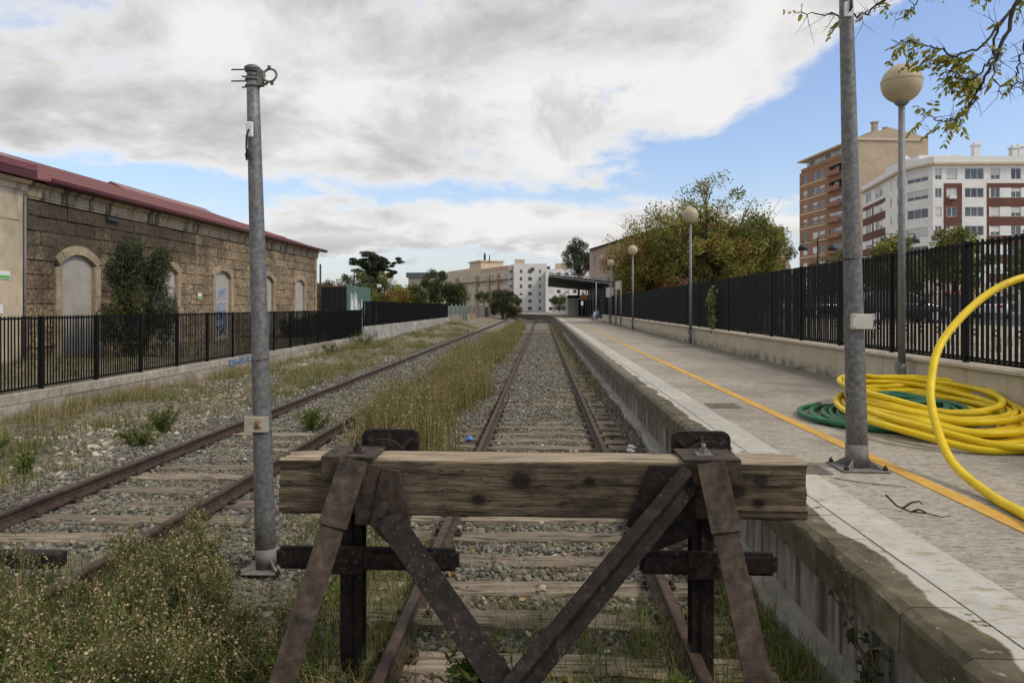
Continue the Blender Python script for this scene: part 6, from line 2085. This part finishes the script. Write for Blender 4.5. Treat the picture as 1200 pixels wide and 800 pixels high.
sp3 = []
while len(sp3) < 680:
    y = 10.5 + 34 * r4.random() ** 1.4
    x = r4.uniform(-3.0, -1.5)
    if r4.random() < float(strip_keep(np.array([x]), np.array([y]))[0]) * 1.3:
        sp3.append((x, y, float(r4.uniform(.45, 1.0)), r4.uniform(0, .5), r4.uniform(0, 6.28)))
STRIP_WEEDS = sp3
# rough grass on the verge along the left wall
def verge(x, y):
    near = sstep(-5.6, -6.6, x)
    patch = noise2(x, y, .55, 12)
    return near * np.clip((patch - .40) * 3.0, 0, 1) * (.40 + .6 * sstep(14, 30, y)) * (.25 + 1.1 * (noise2(x, y, 1.9, 13) > .45))


P = tufts(11000, -9.8, -5.6, 6.5, 78, 9, .06, verge, 1.3, 14)
blades('verge_grass', P, .27, .012, .5, ['grass_dry', 'grass_olive', 'grass_green'], [3.0, 3.0, 2.6], 15)
P = tufts(620, -9.85, -8.9, 9, 40, 12, .08, lambda x, y: .25 + .75 * (noise2(x, y, .5, 22) > .5), 1.0, 24)
blades('wall_foot_grass', P, .42, .009, .5, ['grass_dry', 'grass_olive'], [3, 2], 25)
P = tufts(520, -9.6, -5.9, 8, 60, 26, .13, lambda x, y: .2 + .9 * (noise2(x, y, .8, 17) > .55), 1.3, 18)
blades('verge_green', P, .24, .012, .6, ['grass_green', 'weed_leaf', 'grass_olive'], [3, 2, 2], 19)
# stray green in the ballast, between the sleepers and along the platform foot
P = tufts(900, -6.0, 1.5, 3.2, 26, 7, .05, lambda x, y: np.clip((noise2(x, y, .9, 31) - .62) * 5, 0, 1), 1.4, 33)
blades('track_grass', P, .13, .009, .6, ['grass_green', 'grass_olive', 'grass_dry'], [3, 2, 1.4], 34)
P = tufts(900, -1.2, 1.62, 2.2, 5.4, 15, .06, lambda x, y: np.clip(.25 + sstep(-.5, .6, x) * .8 * sstep(5.6, 4.2, y), 0, 1) * (noise2(x, y, 1.7, 41) > .34), 1.0, 43)
blades('track_grass_near', P, .22, .008, .75, ['grass_green', 'grass_olive', 'grass_dry'], [4, 2, 1.6], 44).name = 'track_grass'
P = tufts(520, -1.9, -.85, 2.6, 6.4, 12, .06, lambda x, y: (np.abs(x / y + .385) > .06) * (.35 + .65 * (noise2(x, y, 1.6, 46) > .42)), 1.0, 47)
blades('leg_foot_grass', P, .20, .008, .7, ['grass_green', 'grass_olive', 'grass_dry'], [3, 3, 2], 48)
P = tufts(190, 1.25, 1.64, 2.2, 6, 16, .05, None, 1.0, 53)
blades('platform_foot_grass', P, .24, .008, .7, ['grass_green', 'grass_olive', 'grass_dry'], [4, 2, 1.3], 54)
P = tufts(420, .95, 1.62, 18, 85, 8, .07, lambda x, y: noise2(x, y, .5, 61) * 1.2, 1.2, 63)
blades('platform_foot_grass_far', P, .26, .016, .6, ['grass_olive', 'grass_dry'], [2, 2], 64).name = 'platform_foot_grass'
P = tufts(150, 5.55, 5.8, 8, 60, 5, .04, lambda x, y: noise2(x, y, .9, 71) > .62, 1.2, 73)
P[:, 2] = PZ
blades('wall_weeds', P, .10, .010, .8, ['grass_olive', 'weed_leaf'], [2, 2], 74)
P = tufts(900, 6.6, 16, 7, 34, 8, .1, lambda x, y: np.clip((noise2(x, y, .35, 81) - .6) * 5, 0, 1), 1.1, 83)
P[:, 2] = 1.22
blades('lot_dry_grass', P, .55, .012, .6, ['grass_dry'], [1], 84)
P = tufts(1500, -15, -10.3, 12, 44, 8, .09, lambda x, y: .25 + .6 * noise2(x, y, .5, 91), 1.1, 93)
blades('yard_grass', P, .28, .012, .6, ['grass_green', 'grass_olive', 'grass_dry'], [2, 2, 1], 94)


P = np.stack([rng.uniform(-1.6, 1.6, 900), rng.uniform(2.3, 6.5, 900), np.zeros(900)], -1)
P[:, 2] = ground_z(P[:, 0], P[:, 1]) + rng.uniform(.02, .06, 900)
V, F = leaf_faces(P, .055, .55, nrm_up=1.5)
put('fallen_leaves', npmesh('fallen_leaves', V, F, [MATS['leaf_orange'], MATS['seed_head'], MATS['bark']], rng.choice(3, len(F), p=[.3, .4, .3])), kind='stuff')
# seeding weeds in the left foreground: stems, side twigs, leaves and tan seed heads
def weeds(name, spots, seed, dens=1.0, kind='stuff', parent=None, hmul=1.0, heads=1.0, leafm='weed_leaf'):
    r2 = np.random.default_rng(seed)
    V, F, MI = [], [], []
    nv = 0
    def addq(v, f, mi):
        nonlocal nv
        V.append(v); F.append(f + nv); MI.append(np.full(len(f), mi)); nv += len(v)
    for (x, y, h, lean, az) in spots:
        z = float(ground_z(np.array([x]), np.array([y]))[0])
        h = h * hmul
        dx, dy = math.cos(az) * lean * h, math.sin(az) * lean * h
        N = 9
        t = np.linspace(0, 1, N)
        ax = np.stack([x + dx * t * t + .03 * np.sin(t * 6 + az), y + dy * t * t + .03 * np.cos(t * 5 + az), z + h * t * (1 - .25 * lean * t)], -1)
        # stem as two crossed ribbons
        for q in (np.array([1, 0, 0]), np.array([0, 1, 0])):
            w = (.0042 * (1 - .6 * t))[:, None] * q
            v = np.stack([ax - w, ax + w], 1).reshape(-1, 3)
            b = np.arange(N - 1)[:, None] * 2
            addq(v, np.concatenate([b, b + 1, b + 3, b + 2], 1), 0)
        # leaves along the stem
        nl = int(64 * dens)
        tt = r2.uniform(.08, .92, nl)
        c = np.stack([np.interp(tt, t, ax[:, k]) for k in range(3)], -1) + r2.normal(0, .028, (nl, 3)) * (1 + tt[:, None])
        v, f = leaf_faces(c, .058 * (1.2 - .5 * tt), .15, nrm_up=.2)
        addq(v, f, 1)
        # flowering twigs near the top with seed heads
        nt = r2.integers(7, 13)
        for _ in range(nt):
            t0 = r2.uniform(.42, .98)
            s = np.array([np.interp(t0, t, ax[:, k]) for k in range(3)])
            a = r2.uniform(0, 6.283)
            L = r2.uniform(.07, .20) * (1.25 - .5 * t0)
            e = s + np.array([math.cos(a) * L * .6, math.sin(a) * L * .6, L * .85])
            w = np.array([-math.sin(a), math.cos(a), 0]) * .0022
            addq(np.stack([s - w, s + w, e + w * .5, e - w * .5]), np.array([[0, 1, 2, 3]]), 0)
            m_ = int(r2.integers(5, 12) * heads)
            if m_ <= 0: continue
            u_ = r2.uniform(.35, 1.05, m_)
            c = s + (e - s) * u_[:, None] + r2.normal(0, .013, (m_, 3))
            v, f = leaf_faces(c, .0155, .8)
            addq(v, f, 2)
            k3 = 9
            c = s + (e - s) * r2.uniform(.1, .8, k3)[:, None] + r2.normal(0, .012, (k3, 3))
            v, f = leaf_faces(c, .036, .17)
            addq(v, f, 1)
    off = np.array(wloc(parent)) if parent else np.zeros(3)
    return put(name, npmesh(name, np.concatenate(V) - off, np.concatenate(F), [MATS['weed_stem'], MATS[leafm], MATS['seed_head']], np.concatenate(MI)), parent, kind=kind)


def clear(x, y):
    # open ground along the view of the pole's foot
    return 1 - ((np.abs(np.asarray(x) / np.asarray(y) + .385) < .055) & (np.asarray(y) > 4.7) & (np.asarray(y) < 6.2))


r3 = np.random.default_rng(77)
spots = []
while len(spots) < 760:
    y = r3.uniform(2.3, 6.3)
    x = r3.uniform(-5.6, -1.0)
    lim = -1.42 - max(0, y - 4.3) * .25
    if x > lim + r3.uniform(-.25, .12): continue
    if x < -3.1 and y > 4.55 + r3.uniform(-.2, .1): continue
    den = noise2(x, y, 1.1, 5)
    edge = sstep(6.4, 4.9, y)
    if r3.random() > edge * (.35 + .8 * den): continue
    if not clear(x, y): continue
    h = r3.uniform(.26, .78) * (1.02 - .10 * (y - 3)) * (.65 + .6 * noise2(x, y, .8, 6))
    if abs(x / y + .385) < .07 and y > 3.4: h = min(h, .22)
    spots.append((x, y, float(h), r3.uniform(0, .6), r3.uniform(0, 6.283)))
weeds('seeding_weeds', spots, 78, dens=1.35, heads=.85)
# leafy understorey below them
P = tufts(1500, -5.8, -1.15, 2.2, 6.0, 9, .06, lambda x, y: clear(x, y) * sstep(6.2, 4.8, y) * sstep(-1.05, -1.5, x + np.maximum(0, y - 4.3) * .2), 1.0, 103)
blades('undergrowth', P, .24, .010, .7, ['grass_green', 'weed_leaf', 'grass_olive', 'grass_dry'], [3, 3, 2, 1.2], 104)
P = tufts(170, -4.9, -1.2, 2.3, 5.4, 3, .09, lambda x, y: clear(x, y) * sstep(-1.1, -1.6, x), 1.0, 113)
blades('dead_stalks', P, .62, .0055, .55, ['grass_dry', 'weed_stem', 'grass_olive'], [3, 2, 1], 114, seg=4)
P = tufts(60, -4.6, -1.3, 2.4, 4.6, 26, .10, lambda x, y: clear(x, y) * sstep(-1.2, -1.7, x), 1.0, 123)
blades('leafy_tufts', P, .34, .020, .9, ['grass_green', 'weed_leaf'], [2, 2], 124, seg=4)
P = tufts(140, -2.7, -1.7, 4.6, 7.5, 9, .07, None, 1.0, 133)
blades('pole_foot_grass', P, .10, .008, .8, ['grass_green', 'grass_dry', 'grass_olive'], [2, 2, 2], 134)
# the looser weeds by the pole and under the beam
sp2 = [(r3.uniform(-2.5, -1.3), r3.uniform(5.6, 9.5), r3.uniform(.2, .42), r3.uniform(0, .5), r3.uniform(0, 6.28)) for _ in range(60)]
sp2 = [q for q in sp2 if clear(q[0], q[1])]
weeds('loose_weeds', sp2, 79, heads=.8)
weeds('strip_weeds', STRIP_WEEDS, 80, heads=.7, leafm='grass_olive')


# single weed plants that can be told apart
def weed_plant(label, x, y, h, r_, n, mts, mw, seed, w=.013, cat='plant'):
    z = float(ground_z(np.array([x]), np.array([y]))[0])
    r2 = np.random.default_rng(seed)
    root = thing('weed_plant', label, cat, (x, y, z), 'single weed plants along the tracks')
    m = MB()
    tips = []
    for k in range(n):
        a = r2.uniform(0, 6.283); q = r2.random() ** .6 * r_
        e = (x + math.cos(a) * q, y + math.sin(a) * q, z + h * r2.uniform(.6, 1.05) * (1 - .35 * (q / r_) ** 2))
        b = (x + math.cos(a) * q * .25, y + math.sin(a) * q * .25, z - .01)
        mid = tuple((b[i] + e[i]) / 2 + (0.04 if i == 2 else 0) for i in range(3))
        m.tube([b, mid, e], [.006, .004, .002], 4, cap=False)
        tips.append((b, mid, e))
    m.build('stem', MATS['weed_stem'], root)
    P = []
    for (b, mid, e) in tips:
        for t in r2.uniform(.15, 1.05, 34):
            p = [lerp(b[i], mid[i], t * 2) if t < .5 else lerp(mid[i], e[i], t * 2 - 1) for i in range(3)]
            P.append(p)
    P = np.array(P) + r2.normal(0, .022, (len(P), 3))
    V, F = leaf_faces(P, .075, .24, nrm_up=.2)
    pr_ = np.array(mw, float) / sum(mw)
    put('foliage', npmesh('foliage', V - np.array([x, y, z]), F, [MATS[q] for q in mts], r2.choice(len(mts), len(F), p=pr_)), root, kind='stuff')


GR = ['weed_leaf', 'grass_green', 'grass_olive']
for args in (('bright green bush of weeds in front of the block wall at far left', -7.7, 9.6, .42, .45, 42, GR, [2, 2, 1], 1),
             ('green weed plant midway between block wall and siding, nearest the pole', -6.45, 12.2, .50, .30, 30, GR, [2, 2, 1], 2),
             ('small upright weed on the gravel left of the siding', -6.6, 9.0, .34, .18, 16, GR, [2, 1, 1], 3),
             ('low green weed clump beside the siding rail', -6.2, 10.9, .28, .35, 26, GR, [1, 2, 1], 4),
             ('yellow green weed between the rails of the siding', -3.95, 12.4, .42, .32, 34, ['grass_green', 'weed_leaf', 'grass_olive'], [3, 1, 1], 5),
             ('leafy green creeper at the foot of the farther wall', -9.3, 31.5, .60, .6, 34, GR, [3, 1, 1], 6),
             ('dark leafy plant trailing under the end of the first black fence', -9.3, 37.5, .9, .8, 46, ['weed_leaf', 'leaf_dark'], [2, 2], 7),
             ('tall soft green weed between the legs of the buffer stop', -.28, 3.75, .42, .22, 40, ['weed_leaf', 'grass_green'], [3, 1], 8),
             ('bright green tufted weed below the right brace of the buffer stop', .62, 3.55, .36, .26, 40, ['grass_green', 'weed_leaf'], [3, 1], 9),
             ('ragged grey weed on the ballast behind the left buffer', -1.35, 9.2, .25, .25, 20, ['grass_olive', 'weed_leaf'], [2, 1], 10)):
    weed_plant(*args)
# climbing weed on the platform wall and on the black fence
for lab, base, hh_, nrmx, mt, n in (('dark sprig of weed rooted in the platform wall', (1.79, 4.02, -.15), .42, -1, 'leaf_dark', 60), ('green creeper climbing the black platform fence beyond the second globe lamp', (5.80, 25.0, 1.2), 1.25, -1, 'leaf_mid', 260)):
    root = thing('climbing_weed', lab, 'plant', base)
    m = MB(); P = []
    r2 = np.random.default_rng(int(hh_ * 100))
    for k in range(4):
        pts = [(base[0] - .01 * j, base[1] + r2.normal(0, .025) * j, base[2] + hh_ * j / 7 * r2.uniform(.8, 1.0)) for j in range(8)]
        m.tube(pts, [.006] * 8, 4); P += pts[1:]
    m.build('stem', MATS['weed_stem'], root)
    P = np.array(P)
    P = P[r2.integers(0, len(P), n)] + r2.normal(0, .05 if hh_ < 1 else .13, (n, 3)) * np.array([.35, 1, 1])
    V, F = leaf_faces(P, .06 if hh_ < 1 else .16, .6)
    put('foliage', npmesh('foliage', V - np.array(base), F, MATS[mt]), root, kind='stuff')

# ------------------------------------------------------------------ overhanging branches, top right
ot = thing('overhanging_tree', 'tree reaching over the platform with dark twigs and yellow green leaflets', 'tree', (8.6, 7.6, 1.22))
m = MB(); m.tube([(8.6, 7.6, 1.0), (8.5, 7.62, 2.6), (8.15, 7.75, 4.2), (7.7, 7.9, 5.6), (7.0, 8.0, 6.4)], [.17, .14, .12, .09, .06], 10); m.build('trunk', MATS['bark'], ot)
BR = [
    [(7.7, 7.9, 5.6), (6.4, 8.0, 5.7), (5.55, 8.0, 5.45), (5.25, 8.0, 4.85), (5.05, 8.0, 4.45), (4.90, 8.0, 4.15), (4.72, 8.0, 3.95)],
    [(7.0, 8.0, 6.4), (6.0, 8.05, 5.95), (5.32, 8.05, 5.15), (5.15, 8.05, 4.6), (5.22, 8.05, 4.25)],
    [(5.45, 8.0, 5.3), (5.0, 7.95, 4.78), (4.72, 7.95, 4.66), (4.45, 7.9, 4.72), (4.20, 7.9, 4.80), (4.02, 7.9, 4.78)],
    [(5.2, 8.0, 4.75), (4.9, 7.95, 4.42), (4.62, 7.95, 4.50), (4.35, 7.9, 4.62)],
    [(5.0, 8.0, 4.35), (4.8, 8.0, 4.02), (4.55, 7.95, 3.96), (4.35, 7.95, 4.05)],
    [(6.0, 8.05, 5.95), (5.4, 8.0, 5.5), (5.15, 8.0, 5.35), (4.95, 8.0, 5.42)],
    [(7.0, 8.0, 6.4), (5.6, 8.0, 6.1), (4.5, 7.9, 5.65), (3.85, 7.85, 5.42), (3.55, 7.85, 5.15), (3.3, 7.85, 5.05), (3.0, 7.85, 5.08), (2.72, 7.85, 5.10)],
    [(4.5, 7.9, 5.65), (4.2, 7.9, 5.45), (3.98, 7.9, 5.20), (3.86, 7.9, 5.05)],
    [(5.6, 8.0, 5.6), (5.55, 8.05, 5.0), (5.4, 8.05, 4.5), (5.5, 8.05, 4.25)],
    [(6.4, 8.0, 5.7), (5.9, 8.1, 5.0), (5.6, 8.1, 4.7)],
]
BR = [[((q[0] - .28 if (i not in (6, 7) and q[0] < 5.7) else q[0]), q[1], q[2]) for q in b_] for i, b_ in enumerate(BR)]
LEAFY = {2: (.25, 1.0, 24), 3: (.2, 1, 26), 4: (.25, 1, 8), 0: (.5, 1, 9), 6: (.45, 1, 7), 7: (.25, 1, 6), 5: (.3, 1, 2), 1: (.4, 1, 5), 8: (.6, 1, 3), 9: (.5, 1, 2)}
rl = np.random.default_rng(9)
tw = MB()
LV, LF = [], []
nv = 0


def pinnate(p, d):
    """a feather-shaped leaf: paired pointed leaflets on a thin stalk"""
    global nv
    d = np.array(d) / np.linalg.norm(d)
    sd_ = np.cross(d, [0, 0, 1]); sd_ /= np.linalg.norm(sd_) + 1e-6
    L = rl.uniform(.14, .26)
    end = p + d * L + np.array([0, 0, -.25 * L])
    tw.tube([tuple(p), tuple((p + end) / 2 + np.array([0, 0, .01])), tuple(end)], [.0022, .0018, .001], 3, cap=False)
    k = rl.integers(4, 7)
    for i in range(k):
        t = .25 + .75 * i / (k - 1)
        c = p + (end - p) * t
        for s_ in (-1, 1):
            l = rl.uniform(.058, .10) * (1.1 - .35 * t)
            a = sd_ * s_ * .75 + d * .45 + np.array([0, 0, -.55 + rl.normal(0, .3)])
            a /= np.linalg.norm(a)
            w = np.cross(a, rl.normal(0, 1, 3)); w /= np.linalg.norm(w) + 1e-6
            w *= l * .22
            LV.extend([c, c + a * l * .35 + w, c + a * l * .7 + w * .8, c + a * l, c + a * l * .7 - w * .8, c + a * l * .35 - w])
            LF.append([nv, nv + 1, nv + 2, nv + 3, nv + 4, nv + 5]); nv += 6


for bi, br in enumerate(BR):
    pts = bez(br, 30)
    pts = [p + Vector((rl.normal(0, .014), rl.normal(0, .014), rl.normal(0, .014))) for p in pts]
    n = len(pts)
    r0 = (.034, .028, .015, .012, .012, .014, .022, .01, .016, .016)[bi]
    tw.tube(pts, [lerp(r0, .004, i / (n - 1)) for i in range(n)], 6)
    # fine bare twigs
    for k in range(26 if bi in (0, 1, 8, 9, 6) else 9):
        i = int(rl.uniform(.3, .98) * (n - 1))
        s_ = np.array(pts[i])
        d = rl.normal(0, 1, 3) * np.array([1, .6, 1]); d /= np.linalg.norm(d)
        l = rl.uniform(.08, .30)
        mid = s_ + d * l * .5 + rl.normal(0, .03, 3)
        tw.tube([tuple(s_), tuple(mid), tuple(s_ + d * l + rl.normal(0, .05, 3))], [.0045, .003, .0012], 4, cap=False)
        if rl.random() < .5:
            d2 = d + rl.normal(0, .6, 3)
            tw.tube([tuple(mid), tuple(mid + d2 * l * .4)], [.003, .0012], 3, cap=False)
    a, b_, cnt = LEAFY.get(bi, (0, 0, 0))
    for k in range(int(cnt * 1.15)):
        i = int(rl.uniform(a, b_) * (n - 1))
        d = Vector(pts[min(i + 1, n - 1)]) - Vector(pts[max(i - 1, 0)])
        dd = np.array(d.normalized()) * .5 + rl.normal(0, .55, 3) + np.array([-.25, 0, -.2])
        pinnate(np.array(pts[i]), dd)
tw.build('branches', MATS['bark'], ot)
off = np.array(wloc(ot))
put('leaflets', npmesh('leaflets', np.array(LV) - off, np.array(LF), MATS['leaf_near']), ot, kind='stuff')
